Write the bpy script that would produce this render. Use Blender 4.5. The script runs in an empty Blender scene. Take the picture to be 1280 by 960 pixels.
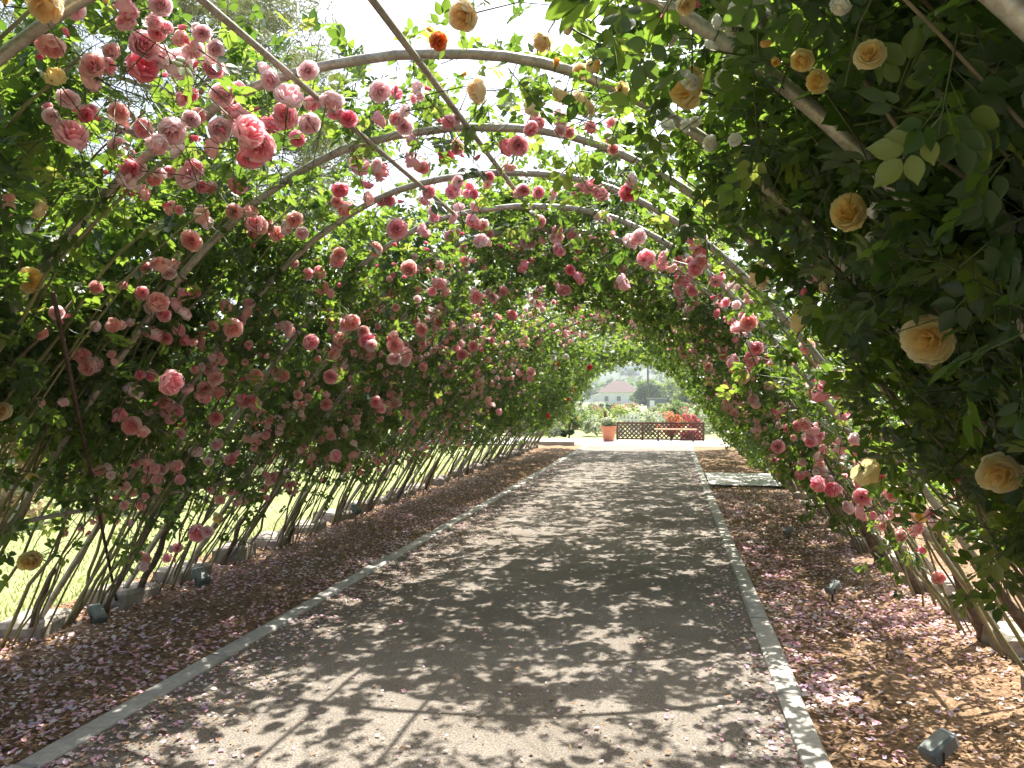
import bpy, math, random
import numpy as np
from mathutils import Vector, Matrix

R = math.radians
rng = np.random.default_rng(11)
random.seed(7)
SC = bpy.context.scene
COL = SC.collection

# ------------------------------------------------------------------ camera
CAM_H = 1.6
yaw = math.atan(198 / 1000.0)
pitch = math.atan(17 / 1000.0 * math.cos(yaw))
fw = np.array([-math.sin(yaw) * math.cos(pitch), math.cos(yaw) * math.cos(pitch), math.sin(pitch)])
rt = np.array([math.cos(yaw), math.sin(yaw), 0.0])
upv = np.cross(rt, fw)
cam_data = bpy.data.cameras.new("camera")
cam_data.sensor_width = 36.0
cam_data.lens = 36.0 * 1000.0 / 1280.0
cam_data.clip_start = 0.05
cam_data.clip_end = 5000.0
cam = bpy.data.objects.new("camera", cam_data)
COL.objects.link(cam)
cam.matrix_world = Matrix(((rt[0], upv[0], -fw[0], 0), (rt[1], upv[1], -fw[1], 0),
                           (rt[2], upv[2], -fw[2], CAM_H), (0, 0, 0, 1)))
SC.camera = cam
CAMP = np.array([0, 0, CAM_H])

# ------------------------------------------------------------------ world, sun, exposure
SUN_EL, SUN_AZ = 60.0, 80.0        # azimuth from +X towards +Y
w = bpy.data.worlds.new("World")
SC.world = w
w.use_nodes = True
nt = w.node_tree
bg = nt.nodes["Background"]
sky = nt.nodes.new("ShaderNodeTexSky")
sky.sky_type = 'NISHITA'
sky.sun_disc = False
sky.sun_elevation = R(SUN_EL)
sky.sun_rotation = R(90 - SUN_AZ)
sky.air_density = 1.0
sky.dust_density = 5.0
sky.ozone_density = 1.0
nt.links.new(sky.outputs[0], bg.inputs[0])
bg.inputs[1].default_value = 0.105
sd = bpy.data.lights.new("sun", 'SUN')
sd.energy = 5.0
sd.angle = R(0.53)
sd.color = (1.0, 0.95, 0.86)
sun = bpy.data.objects.new("sun", sd)
COL.objects.link(sun)
SUNV = Vector((math.cos(R(SUN_EL)) * math.cos(R(SUN_AZ)), math.cos(R(SUN_EL)) * math.sin(R(SUN_AZ)), math.sin(R(SUN_EL))))
sun.rotation_euler = SUNV.to_track_quat('Z', 'Y').to_euler()
sun.location = SUNV * 60
SC.view_settings.view_transform = 'Standard'
SC.view_settings.look = 'None'
SC.view_settings.exposure = 1.7
SC.view_settings.gamma = 1.0
SC.view_settings.use_curve_mapping = False
cy = SC.cycles
cy.max_bounces = 8
cy.diffuse_bounces = 4
cy.glossy_bounces = 2
cy.transmission_bounces = 6
cy.use_denoising = True
cy.sample_clamp_indirect = 6.0
cy.caustics_reflective = False
cy.caustics_refractive = False

# ------------------------------------------------------------------ materials
def node_mat(name):
    m = bpy.data.materials.new(name)
    m.use_nodes = True
    t = m.node_tree
    t.nodes.clear()
    out = t.nodes.new("ShaderNodeOutputMaterial")
    return m, t, out

def noise(t, scale, detail=4.0, rough=0.6, coord='Object'):
    tc = t.nodes.new("ShaderNodeTexCoord")
    n = t.nodes.new("ShaderNodeTexNoise")
    n.inputs['Scale'].default_value = scale
    n.inputs['Detail'].default_value = detail
    n.inputs['Roughness'].default_value = rough
    t.links.new(tc.outputs[coord], n.inputs['Vector'])
    return n

def ramp(t, src, stops):
    r = t.nodes.new("ShaderNodeValToRGB")
    cr = r.color_ramp
    while len(cr.elements) < len(stops):
        cr.elements.new(0.5)
    for e, (p, c) in zip(cr.elements, stops):
        e.position = p
        e.color = (*c, 1)
    t.links.new(src, r.inputs[0])
    return r

def mix(t, a, b, fac, mode='MIX'):
    m = t.nodes.new("ShaderNodeMix")
    m.data_type = 'RGBA'
    m.blend_type = mode
    for s, v in ((m.inputs[0], fac), (m.inputs[6], a), (m.inputs[7], b)):
        if hasattr(v, 'links') or hasattr(v, 'is_linked'):
            t.links.new(v, s)
        elif isinstance(v, (int, float)):
            s.default_value = v
        else:
            s.default_value = (*v, 1)
    return m.outputs[2]

def bump(t, src, strength, dist):
    b = t.nodes.new("ShaderNodeBump")
    b.inputs['Strength'].default_value = strength
    b.inputs['Distance'].default_value = dist
    t.links.new(src, b.inputs['Height'])
    return b.outputs[0]

def solid(name, stops, scale, rough=0.8, bump_s=0.4, bump_d=0.01, detail=5.0, spec=0.3, metallic=0.0, coord='Object', second=None):
    m, t, out = node_mat(name)
    p = t.nodes.new("ShaderNodeBsdfPrincipled")
    n = noise(t, scale, detail, coord=coord)
    c = ramp(t, n.outputs[0], stops).outputs[0]
    h = n.outputs[0]
    if second:
        sc2, st2, f2 = second
        n2 = noise(t, sc2, 3.0, coord=coord)
        c2 = ramp(t, n2.outputs[0], st2).outputs[0]
        c = mix(t, c, c2, f2, 'MULTIPLY')
    t.links.new(c, p.inputs['Base Color'])
    p.inputs['Roughness'].default_value = rough
    p.inputs['Metallic'].default_value = metallic
    p.inputs['Specular IOR Level'].default_value = spec
    if bump_s:
        t.links.new(bump(t, h, bump_s, bump_d), p.inputs['Normal'])
    t.links.new(p.outputs[0], out.inputs[0])
    return m

def leafy(name, c_a, c_b, t_a, t_b, trans=0.37, rough=0.38, spec=0.45, island=True):
    """two-sided leaf or petal: reflected colour between c_a and c_b, light passing through between t_a and t_b"""
    m, t, out = node_mat(name)
    if island:
        g = t.nodes.new("ShaderNodeNewGeometry")
        f = g.outputs['Random Per Island']
    else:
        o = t.nodes.new("ShaderNodeObjectInfo")
        f = o.outputs['Random']
    c = mix(t, c_a, c_b, f)
    tcol = mix(t, t_a, t_b, f)
    p = t.nodes.new("ShaderNodeBsdfPrincipled")
    t.links.new(c, p.inputs['Base Color'])
    p.inputs['Roughness'].default_value = rough
    p.inputs['Specular IOR Level'].default_value = spec
    tr = t.nodes.new("ShaderNodeBsdfTranslucent")
    t.links.new(tcol, tr.inputs[0])
    ms = t.nodes.new("ShaderNodeMixShader")
    ms.inputs[0].default_value = trans
    t.links.new(p.outputs[0], ms.inputs[1])
    t.links.new(tr.outputs[0], ms.inputs[2])
    t.links.new(ms.outputs[0], out.inputs[0])
    return m

M = {}
M['leaf'] = leafy("rose_leaf_green", (.017, .035, .012), (.042, .076, .022), (.12, .25, .025), (.38, .56, .06))
M['leaf_young'] = leafy("rose_leaf_young", (.09, .16, .03), (.14, .17, .04), (.36, .52, .06), (.50, .55, .10))
M['leaf_one'] = leafy("rose_leaf_single", (.017, .035, .012), (.042, .076, .022), (.12, .25, .025), (.38, .56, .06), island=False)
M['leaf_one_young'] = leafy("rose_leaf_single_young", (.09, .16, .03), (.14, .17, .04), (.36, .52, .06), (.50, .55, .10), island=False)
M['stem'] = solid("green_stem", [(.3, (.05, .08, .02)), (.7, (.12, .13, .05))], 9, .6, .2)
M['sepal'] = leafy("sepal_green", (.05, .10, .02), (.09, .15, .03), (.2, .35, .05), (.3, .45, .06), island=False)
def petal_set(k, ins, outs, tin, tout):
    M[k + '_in'] = leafy(k + "_petal_inner", ins[0], ins[1], tin[0], tin[1], .5, .6, .15, False)
    M[k + '_out'] = leafy(k + "_petal_outer", outs[0], outs[1], tout[0], tout[1], .5, .6, .15, False)
petal_set('P', ((.94, .42, .49), (.95, .49, .55)), ((.96, .60, .65), (.96, .68, .71)), ((.98, .46, .52), (.98, .53, .58)), ((.98, .65, .68), (.98, .71, .74)))
petal_set('H', ((.92, .26, .37), (.93, .33, .43)), ((.95, .45, .54), (.95, .53, .60)), ((.97, .29, .40), (.97, .35, .45)), ((.98, .48, .56), (.98, .56, .62)))
petal_set('S', ((.94, .48, .47), (.95, .55, .53)), ((.96, .65, .62), (.96, .72, .68)), ((.98, .52, .50), (.98, .58, .56)), ((.98, .69, .65), (.98, .75, .70)))
petal_set('L', ((.95, .60, .64), (.95, .66, .69)), ((.96, .77, .79), (.96, .83, .84)), ((.98, .65, .68), (.98, .70, .72)), ((.98, .82, .83), (.98, .86, .87)))
petal_set('Y', ((.90, .66, .24), (.91, .71, .30)), ((.93, .80, .44), (.94, .84, .50)), ((.96, .70, .24), (.96, .75, .30)), ((.97, .84, .46), (.97, .87, .52)))
petal_set('A', ((.92, .68, .38), (.93, .73, .44)), ((.94, .81, .60), (.95, .85, .65)), ((.96, .71, .38), (.96, .75, .44)), ((.97, .84, .60), (.97, .87, .66)))
petal_set('O', ((.82, .24, .06), (.84, .3, .08)), ((.86, .40, .16), (.86, .44, .2)), ((.95, .28, .06), (.95, .32, .08)), ((.95, .44, .16), (.95, .48, .2)))
petal_set('C', ((.86, .66, .30), (.86, .68, .34)), ((.88, .78, .52), (.88, .8, .56)), ((.95, .72, .32), (.95, .74, .36)), ((.95, .86, .56), (.95, .86, .6)))
petal_set('W', ((.84, .80, .66), (.86, .82, .7)), ((.88, .87, .82), (.88, .88, .84)), ((.95, .9, .75), (.95, .9, .78)), ((.95, .94, .88), (.95, .94, .9)))
petal_set('R', ((.55, .02, .02), (.62, .04, .03)), ((.66, .05, .04), (.7, .08, .05)), ((.7, .03, .02), (.75, .05, .03)), ((.8, .08, .05), (.8, .1, .06)))
M['steel'] = solid("galvanised_steel", [(.3, (.28, .25, .21)), (.5, (.40, .36, .30)), (.72, (.50, .46, .40))], 14, .42, .15, .003, spec=.5, metallic=.35,
                   second=(60, [(.35, (.6, .5, .4)), (.55, (1, 1, 1))], .6))
M['rust'] = solid("rusty_steel", [(.3, (.05, .03, .022)), (.7, (.12, .075, .05))], 18, .8, .4, .004)
M['cane'] = solid("rose_cane", [(.3, (.15, .13, .07)), (.55, (.25, .23, .11)), (.75, (.20, .22, .09))], 6, .65, .4, .006)
M['cane_brown'] = solid("woody_cane", [(.3, (.11, .082, .052)), (.7, (.24, .185, .125))], 10, .85, .6, .01)
M['bark'] = solid("rose_bark", [(.3, (.06, .042, .03)), (.7, (.18, .13, .09))], 16, .9, .9, .02)
M['path'] = solid("compacted_gravel", [(.30, (.090, .077, .064)), (.5, (.185, .163, .138)), (.68, (.315, .281, .242))], 95, .92, .5, .006, detail=6, coord='Object',
                  second=(.8, [(.32, (.66, .63, .60)), (.62, (1, 1, 1))], .9))
M['mulch'] = solid("bark_mulch", [(.28, (.09, .055, .032)), (.5, (.25, .157, .088)), (.72, (.43, .295, .18))], 42, .95, .9, .02, detail=8,
                   second=(1.6, [(.3, (.6, .58, .56)), (.7, (1, 1, 1))], .8))
M['kerb'] = solid("kerb_concrete", [(.3, (.33, .315, .29)), (.7, (.46, .44, .405))], 30, .9, .4, .004, detail=8,
                  second=(3.0, [(.3, (.72, .70, .66)), (.65, (1, 1, 1))], .8))
M['paving'] = solid("pale_paving", [(.3, (.50, .48, .45)), (.7, (.62, .60, .56))], 8, .9, .3, .003)
M['footing'] = solid("old_concrete", [(.3, (.19, .165, .135)), (.7, (.36, .32, .265))], 14, .95, .8, .012, detail=8)
M['soil'] = solid("garden_soil", [(.3, (.12, .15, .06)), (.5, (.19, .20, .09)), (.7, (.27, .235, .14))], .8, .95, .4, .02)
M['lawn'] = solid("dry_lawn", [(.3, (.16, .20, .075)), (.6, (.24, .26, .11)), (.8, (.30, .28, .15))], 2.2, .95, .5, .02, detail=8)
M['grass'] = leafy("grass_blade", (.15, .20, .06), (.27, .29, .12), (.32, .40, .10), (.42, .46, .16), .35, .7, .2)
M['chip'] = leafy("litter_chip", (.09, .05, .03), (.42, .27, .15), (.1, .06, .03), (.3, .2, .1), .06, .9, .1)
M['fall_pink'] = leafy("fallen_petal_pink", (.72, .36, .44), (.84, .60, .66), (.8, .4, .5), (.9, .65, .7), .3, .75, .15)
M['fall_lilac'] = leafy("fallen_petal_lilac", (.60, .40, .55), (.78, .66, .76), (.7, .45, .6), (.85, .7, .8), .3, .75, .15)
M['fall_pale'] = leafy("fallen_petal_pale", (.74, .62, .56), (.86, .80, .76), (.8, .7, .65), (.9, .85, .8), .3, .75, .15)
M['fall_brown'] = leafy("fallen_petal_brown", (.30, .17, .10), (.55, .36, .24), (.3, .2, .1), (.5, .35, .2), .2, .85, .1)

# ------------------------------------------------------------------ object helpers
def tag(o, label=None, cat=None, group=None, kind=None):
    if label: o['label'] = label
    if cat: o['category'] = cat
    if group: o['group'] = group
    if kind: o['kind'] = kind
    return o

def link(name, data, parent=None, loc=(0, 0, 0), mw=None):
    o = bpy.data.objects.new(name, data)
    if parent is not None:
        o.parent = parent
    if mw is not None:
        o.matrix_basis = mw
    else:
        o.location = loc
    COL.objects.link(o)
    return o

def thing(name, loc, label, cat, group=None):
    return tag(link(name, None, None, loc), label, cat, group)

def np_mesh(name, V, F, mats, mi=None, smooth=True):
    """V (n,3); F (m,3) or (m,4) index array; mi material index per face"""
    me = bpy.data.meshes.new(name)
    V = np.ascontiguousarray(V, dtype=np.float32)
    F = np.ascontiguousarray(F, dtype=np.int32)
    k = F.shape[1]
    me.vertices.add(len(V)); me.vertices.foreach_set("co", V.ravel())
    me.loops.add(F.size); me.loops.foreach_set("vertex_index", F.ravel())
    me.polygons.add(len(F))
    me.polygons.foreach_set("loop_start", np.arange(0, F.size, k, dtype=np.int32))
    me.polygons.foreach_set("loop_total", np.full(len(F), k, dtype=np.int32))
    if mi is not None:
        me.polygons.foreach_set("material_index", np.ascontiguousarray(mi, dtype=np.int32))
    me.polygons.foreach_set("use_smooth", np.full(len(F), smooth, dtype=bool))
    for m in mats:
        me.materials.append(m)
    me.update(calc_edges=True)
    return me

class MB:
    """collects shapes of quads and triangles into one mesh"""
    def __init__(s): s.v = []; s.f = []; s.m = []
    def add(s, V, F, m=0):
        b = len(s.v)
        s.v += [tuple(x) for x in V]
        s.f += [tuple(i + b for i in f) for f in F]
        s.m += [m] * len(F)
        return s
    def box(s, c, size, rz=0.0, m=0, bevel=0.0, jit=0.0, rot=None):
        sx, sy, sz = [d / 2 for d in size]
        b = min(bevel, sx * .9, sy * .9, sz * .9)
        V = []
        if b > 0:
            for z, k in ((-sz, b), (-sz + b, 0), (sz - b, 0), (sz, b)):
                xx, yy = sx - k, sy - k
                cc = b * .6
                V += [(-xx + cc, -yy, z), (xx - cc, -yy, z), (xx, -yy + cc, z), (xx, yy - cc, z), (xx - cc, yy, z), (-xx + cc, yy, z), (-xx, yy - cc, z), (-xx, -yy + cc, z)]
            F = [tuple(range(7, -1, -1)), tuple(range(24, 32))]
            for l in range(3):
                for i in range(8):
                    j = (i + 1) % 8
                    F.append((l * 8 + i, l * 8 + j, l * 8 + 8 + j, l * 8 + 8 + i))
        else:
            V = [(x, y, z) for z in (-sz, sz) for (x, y) in ((-sx, -sy), (sx, -sy), (sx, sy), (-sx, sy))]
            F = [(3, 2, 1, 0), (4, 5, 6, 7)] + [(i, (i + 1) % 4, 4 + (i + 1) % 4, 4 + i) for i in range(4)]
        rm = rot if rot is not None else Matrix.Rotation(rz, 3, 'Z')
        out = []
        for p in V:
            q = rm @ Vector(p)
            out.append((q.x + c[0] + random.uniform(-jit, jit), q.y + c[1] + random.uniform(-jit, jit), q.z + c[2] + random.uniform(-jit, jit)))
        return s.add(out, F, m)
    def tube(s, P, rad, n=7, m=0, cap=True):
        P = np.asarray(P, float)
        k = len(P)
        rad = np.broadcast_to(np.asarray(rad, float), (k,))
        T = np.gradient(P, axis=0)
        T /= np.linalg.norm(T, axis=1)[:, None] + 1e-9
        ref = np.array([0.31, 0.22, 0.93]) if abs(T[0] @ np.array([0.31, 0.22, 0.93])) < .9 else np.array([1., 0, 0])
        V = []
        A = np.cross(T[0], ref); A /= np.linalg.norm(A)
        for i in range(k):
            A = A - T[i] * (A @ T[i]); A /= np.linalg.norm(A) + 1e-9
            B = np.cross(T[i], A)
            for j in range(n):
                a = 2 * math.pi * j / n
                V.append(P[i] + rad[i] * (A * math.cos(a) + B * math.sin(a)))
        F = []
        for i in range(k - 1):
            for j in range(n):
                F.append((i * n + j, i * n + (j + 1) % n, (i + 1) * n + (j + 1) % n, (i + 1) * n + j))
        if cap:
            F += [tuple(range(n - 1, -1, -1)), tuple(range((k - 1) * n, k * n))]
        return s.add(V, F, m)
    def lathe(s, c, prof, n=20, m=0):
        V = []; F = []
        for r, z in prof:
            for j in range(n):
                a = 2 * math.pi * j / n
                V.append((c[0] + r * math.cos(a), c[1] + r * math.sin(a), c[2] + z))
        for i in range(len(prof) - 1):
            for j in range(n):
                F.append((i * n + j, i * n + (j + 1) % n, (i + 1) * n + (j + 1) % n, (i + 1) * n + j))
        return s.add(V, F, m)
    def mesh(s, name, mats, smooth=False):
        me = bpy.data.meshes.new(name)
        me.from_pydata(s.v, [], s.f)
        for m in mats: me.materials.append(m)
        me.polygons.foreach_set("material_index", np.array(s.m, dtype=np.int32))
        me.polygons.foreach_set("use_smooth", np.full(len(s.f), smooth, dtype=bool))
        me.update()
        return me
    def obj(s, name, mats, parent=None, loc=(0, 0, 0), smooth=False):
        if not isinstance(mats, (list, tuple)): mats = [mats]
        return link(name, s.mesh(name, mats, smooth), parent, loc)

ORD = ["first", "second", "third", "fourth", "fifth", "sixth", "seventh", "eighth", "ninth", "tenth", "eleventh", "twelfth",
       "thirteenth", "fourteenth", "fifteenth", "sixteenth", "seventeenth", "eighteenth", "nineteenth", "twentieth",
       "twenty-first", "twenty-second", "twenty-third", "twenty-fourth", "twenty-fifth", "twenty-sixth", "twenty-seventh",
       "twenty-eighth", "twenty-ninth", "thirtieth", "thirty-first", "thirty-second"]

# ------------------------------------------------------------------ tunnel shell
CX = -1.08
PROF = np.array([(0, 2.97), (.3, 2.955), (.55, 2.915), (.8, 2.82), (1.12, 2.63), (1.4, 2.4), (1.65, 2.13), (1.9, 1.82), (2.2, 1.43), (2.5, 1.01), (2.8, .58), (3.2, 0.0)])
_seg = np.r_[0, np.cumsum(np.hypot(np.diff(PROF[:, 0]), np.diff(PROF[:, 1])))]
ARC = _seg[-1]
_ad = np.linspace(0, ARC, 200)
_od = np.interp(_ad, _seg, PROF[:, 0]); _zd = np.interp(_ad, _seg, PROF[:, 1])
for _ in range(60):
    _od[1:-1] = (_od[:-2] + 2 * _od[1:-1] + _od[2:]) / 4
    _zd[1:-1] = (_zd[:-2] + 2 * _zd[1:-1] + _zd[2:]) / 4
_to = np.gradient(_od, _ad); _tz = np.gradient(_zd, _ad)

def shell(a, Y, d=0.0):
    """a arc length from the ridge (minus is left), d outwards; returns points, outward normals, upward tangents"""
    a = np.asarray(a, float); s = np.sign(a) + (a == 0); b = np.abs(a)
    o = np.interp(b, _ad, _od); z = np.interp(b, _ad, _zd)
    to = np.interp(b, _ad, _to); tz = np.interp(b, _ad, _tz)
    l = np.hypot(to, tz); to, tz = to / l, tz / l
    N = np.stack([s * -tz, np.zeros_like(o), to], -1)
    T = np.stack([-s * to, np.zeros_like(o), -tz], -1)
    P = np.stack([CX + s * o, np.broadcast_to(Y, o.shape), z], -1) + N * np.asarray(d)[..., None]
    return P, N, T

def arc_at(z):
    return float(np.interp(-z, -_zd, _ad))

def proj(P):
    V = np.asarray(P) - CAMP
    dz = V @ fw
    return 640 + 1000 * (V @ rt) / np.maximum(dz, 1e-3), 480 - 1000 * (V @ upv) / np.maximum(dz, 1e-3), dz
# ------------------------------------------------------------------ the setting: ground, beds, path, lawn
def sheet(name, x0, x1, y0, y1, z, mat, nx=1, ny=1, amp=0.0, edge=True):
    xs = np.linspace(x0, x1, nx + 1); ys = np.linspace(y0, y1, ny + 1)
    X, Y = np.meshgrid(xs, ys)
    Z = np.full_like(X, z)
    if amp:
        k = rng.normal(size=X.shape)
        k2 = rng.normal(size=X.shape)
        for _ in range(6):
            k2 = (k2 + np.roll(k2, 1, 0) + np.roll(k2, -1, 0) + np.roll(k2, 1, 1) + np.roll(k2, -1, 1)) / 5
        k2 /= k2.std()
        Z = Z + amp * (.25 * np.clip(k, -2, 2) + .8 * np.clip(k2, -2, 2))
        Z[:, 0] = Z[:, -1] = z
    V = np.stack([X.ravel(), Y.ravel(), Z.ravel()], 1)
    i = np.arange((nx + 1) * (ny + 1)).reshape(ny + 1, nx + 1)
    F = np.stack([i[:-1, :-1].ravel(), i[:-1, 1:].ravel(), i[1:, 1:].ravel(), i[1:, :-1].ravel()], 1)
    o = link(name, np_mesh(name, V, F, [mat]))
    o['kind'] = 'structure'
    return o

YN, YF = -6.0, 26.75
KL, KR = -2.73, 0.62
sheet("ground", -1500, 1500, -300, 2500, -.06, M['soil'])
sheet("lawn", -40, -4.62, YN, 34, -.022, M['lawn'], 60, 60, .012)
sheet("planting_bed", -4.64, KL - .06, YN, YF, -.004, M['mulch'], 40, 560, .011)
sheet("planting_bed", KR + .06, 5.2, YN, YF, -.004, M['mulch'], 70, 500, .011)
sheet("meadow", -60, 60, 30.95, 230, -.03, M['lawn'], 40, 60, .02)
sheet("path", KL + .05, KR - .05, YN, YF, 0.0, M['path'], 80, 700, .0022)
sheet("terrace", -14, 12, YF, 30.9, .012, M['paving'])
sheet("cross_path", KR + .07, 7.5, 14.8, 17.2, .035, M['paving'])

def kerb(x, name):
    root = link("kerb", None); root['kind'] = 'structure'
    y = YN
    k = 0
    me = [MB().box((0, 0, 0), (.125, 1.488, .12), bevel=.010, jit=.004).mesh("kerb_stone", [M['kerb']]) for _ in range(4)]
    while y < YF - .2:
        link("kerb_stone", me[k % 4], root, (x + random.uniform(-.004, .004), y + .75, -.04 + random.uniform(-.003, .003)))
        y += 1.5; k += 1
kerb(KL, 'l'); kerb(KR, 'r')

# scattered flat litter, one mesh per kind
def rot_frames(n, tilt):
    yawr = rng.uniform(0, 2 * np.pi, n)
    N = np.stack([rng.normal(0, tilt, n), rng.normal(0, tilt, n), np.ones(n)], 1)
    N /= np.linalg.norm(N, axis=1)[:, None]
    L = np.stack([np.cos(yawr), np.sin(yawr), np.zeros(n)], 1)
    L -= N * (L * N).sum(1)[:, None]; L /= np.linalg.norm(L, axis=1)[:, None]
    return L, np.cross(N, L), N

def scatter(name, P, size, tmpl, faces, mat, tilt=.25, parent=None):
    n = len(P)
    L, W, N = rot_frames(n, tilt)
    T = np.asarray(tmpl, float)
    s = np.asarray(size)[:, None, None]
    V = P[:, None] + s * (T[None, :, 0:1] * L[:, None] + T[None, :, 1:2] * W[:, None] + T[None, :, 2:3] * N[:, None])
    F = (np.asarray(faces)[None] + (np.arange(n) * len(T))[:, None, None]).reshape(-1, len(faces[0]))
    me = np_mesh(name, V.reshape(-1, 3), F, [mat], smooth=False)
    o = link(name, me, parent)
    o['kind'] = 'stuff'
    return o

PET = [(-.5, 0, .10), (0, -.42, .12), (.02, 0, -.02), (0, .42, .12), (.5, .08, .16)]
PETF = [(0, 1, 2), (0, 2, 3), (1, 4, 2), (2, 4, 3)]
CHIP = [(-.5, -.16, 0), (.5, -.1, 0), (.45, .18, .05), (-.4, .15, .03)]
CHIPF = [(0, 1, 2, 3)]

def near_y(n, y0, y1, p=1.0):
    # more pieces near the camera: real litter is even, but far pieces need not all be built
    u = rng.uniform(0, 1, n)
    return y0 + (y1 - y0) * u ** (1 + .6 * p)

def clump(n, x0, x1, y0, y1, k, spread):
    c = np.stack([rng.uniform(x0, x1, k), near_y(k, y0, y1)], 1)
    i = rng.integers(0, k, n)
    p = c[i] + rng.normal(0, spread, (n, 2)) * np.array([1, 1.6])
    ok = (p[:, 0] > x0) & (p[:, 0] < x1)
    return p[ok]

def petals(name, xy, z, s0, s1, mat, tilt=.3):
    P = np.c_[xy, np.full(len(xy), z) + rng.uniform(0, .006, len(xy))]
    scatter(name, P, rng.uniform(s0, s1, len(xy)), PET, PETF, mat, tilt)

for mat, q in (('fall_pink', 1.0), ('fall_lilac', .5), ('fall_pale', .8), ('fall_brown', .6)):
    n = int(1900 * q)
    petals("fallen_petals", np.r_[clump(n, -4.5, KL - .07, 3.4, 16, 60, .2), clump(n // 3, KL - .4, KL - .07, 3.0, 12, 40, .10), np.c_[rng.uniform(-4.6, KL - .07, n // 5), near_y(n // 5, 2.5, 24)]], .008, .022, .042, M[mat])
    petals("fallen_petals", np.r_[clump(int(n * 1.3), KR + .07, 2.5, 6.0, 14, 55, .2), clump(n // 2, KR + .07, 1.0, 4.4, 16, 44, .08), clump(n // 5, KR + .07, 2.6, 3.2, 6, 22, .14),
                                  np.c_[rng.uniform(KR + .07, 4.2, n // 7), near_y(n // 7, 4, 24)]], .008, .022, .042, M[mat])
    n2 = int(800 * q)
    petals("fallen_petals", np.r_[np.c_[KL + .07 + np.abs(rng.normal(0, .28, n2)), near_y(n2, 2.6, 20)],
                                  np.c_[KR - .07 - np.abs(rng.normal(0, .16, n2 // 2)), near_y(n2 // 2, 2.8, 20)],
                                  np.c_[rng.uniform(KL + .1, KR - .1, n2 // 2), near_y(n2 // 2, 2.8, 24)]], .006, .016, .036, M[mat])
n = 26000
P = np.c_[rng.uniform(-4.62, KL - .07, n), near_y(n, 2.4, 20), rng.uniform(0.002, .014, n)]
scatter("leaf_litter", P, rng.uniform(.012, .045, n), CHIP, CHIPF, M['chip'], .35)
P = np.c_[rng.uniform(KR + .07, 3.6, n), near_y(n, 2.9, 20), rng.uniform(0.002, .014, n)]
scatter("leaf_litter", P, rng.uniform(.012, .045, n), CHIP, CHIPF, M['chip'], .35)
n = 15000
xx = np.where(rng.uniform(size=n) < .6, KL + .07 + np.abs(rng.normal(0, .35, n)), rng.uniform(KL + .1, KR - .08, n))
P = np.c_[np.minimum(xx, KR - .08), np.clip(rng.normal(8, 4.5, n), 2.6, 24), rng.uniform(0.003, .007, n)]
scatter("leaf_litter", P, rng.uniform(.008, .026, n), CHIP, CHIPF, M['chip'], .3)
# grass beyond the left row
n = 42000
P = np.c_[-4.66 - rng.uniform(0, 1, n) ** 1.5 * 9, near_y(n, 3.0, 26), np.full(n, -.02)]
hh = rng.uniform(.02, .06, n)
V = np.zeros((n, 3, 3)); a = rng.uniform(0, 6.28, n)
V[:, 0] = P + np.c_[np.cos(a), np.sin(a), np.zeros(n)] * .006
V[:, 1] = P - np.c_[np.cos(a), np.sin(a), np.zeros(n)] * .006
V[:, 2] = P + np.c_[rng.normal(0, .018, (n, 2)), hh]
link("lawn_grass", np_mesh("lawn_grass", V.reshape(-1, 3), np.arange(3 * n).reshape(-1, 3), [M['grass']]))['kind'] = 'stuff'

# ------------------------------------------------------------------ steel tunnel frame
frame = thing("tunnel_frame", (CX, 13, 0), "long walk-through arch tunnel of bent grey steel hoops over the path", "pergola")
H0, HS, NH = 2.19, 0.85, 28
hoopY = [H0 + HS * k for k in range(-2, NH)]
aa = np.linspace(-ARC, ARC, 61)
hp, _, _ = shell(aa, 0.0)
hp = hp - np.array([CX, 0, 0])
hoop_me = MB().tube(hp, .0205, 10).mesh("hoop", [M['steel']], True)
for y in hoopY:
    link("hoop", hoop_me, frame, (0, y - 13 + random.uniform(-.02, .02), 0))
for off, z in ((.11, 2.925), (-.42, 2.90), (-2.55, .89), (2.55, .89)):
    MB().tube([(off, -12.9, z), (off, -4, z), (off, 4, z), (off, 12.2, z)] if abs(off) > 1 else [(off, -12.9, z), (off, -9, z), (off, -6, z), (off, -3, z)], .014, 8).obj("purlin", M['steel'], frame, smooth=True)
MB().tube([(-4.2 - CX, 5.5 - 13, 0), (-3.43 - CX, 4.28 - 13, 1.03), (-2.66 - CX, 3.05 - 13, 2.06)], .010, 8).obj("brace", M['rust'], frame, smooth=True)

foot_me = []
for k in range(5):
    foot_me.append(MB().box((0, 0, 0), (.30 + .05 * (k % 3), .40 + .04 * (k % 2), .20), bevel=.022, jit=.008).mesh("footing", [M['footing']]))
for side, nm in ((-1, 'left'), (1, 'right')):
    for k, y in enumerate(hoopY[2:] if side < 0 else hoopY[3:]):
        P, _, _ = shell(np.array([side * ARC]), y)
        o = link("concrete_footing", foot_me[(k * 3 + (side > 0)) % 5], None,
                 (P[0, 0] + side * random.uniform(-.03, .07), y + random.uniform(-.05, .05), .015 + random.uniform(-.03, .02)))
        o.rotation_euler = (random.uniform(-.05, .05), random.uniform(-.06, .06), random.uniform(-.35, .35))
        tag(o, f"weathered concrete block at the hoop foot, {ORD[k]} from the near end of the {nm} row", "footing", f"concrete blocks under the {nm} hoop feet")
# ------------------------------------------------------------------ rose plants
def norm(v): return v / (np.linalg.norm(v, axis=-1, keepdims=True) + 1e-9)

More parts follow.
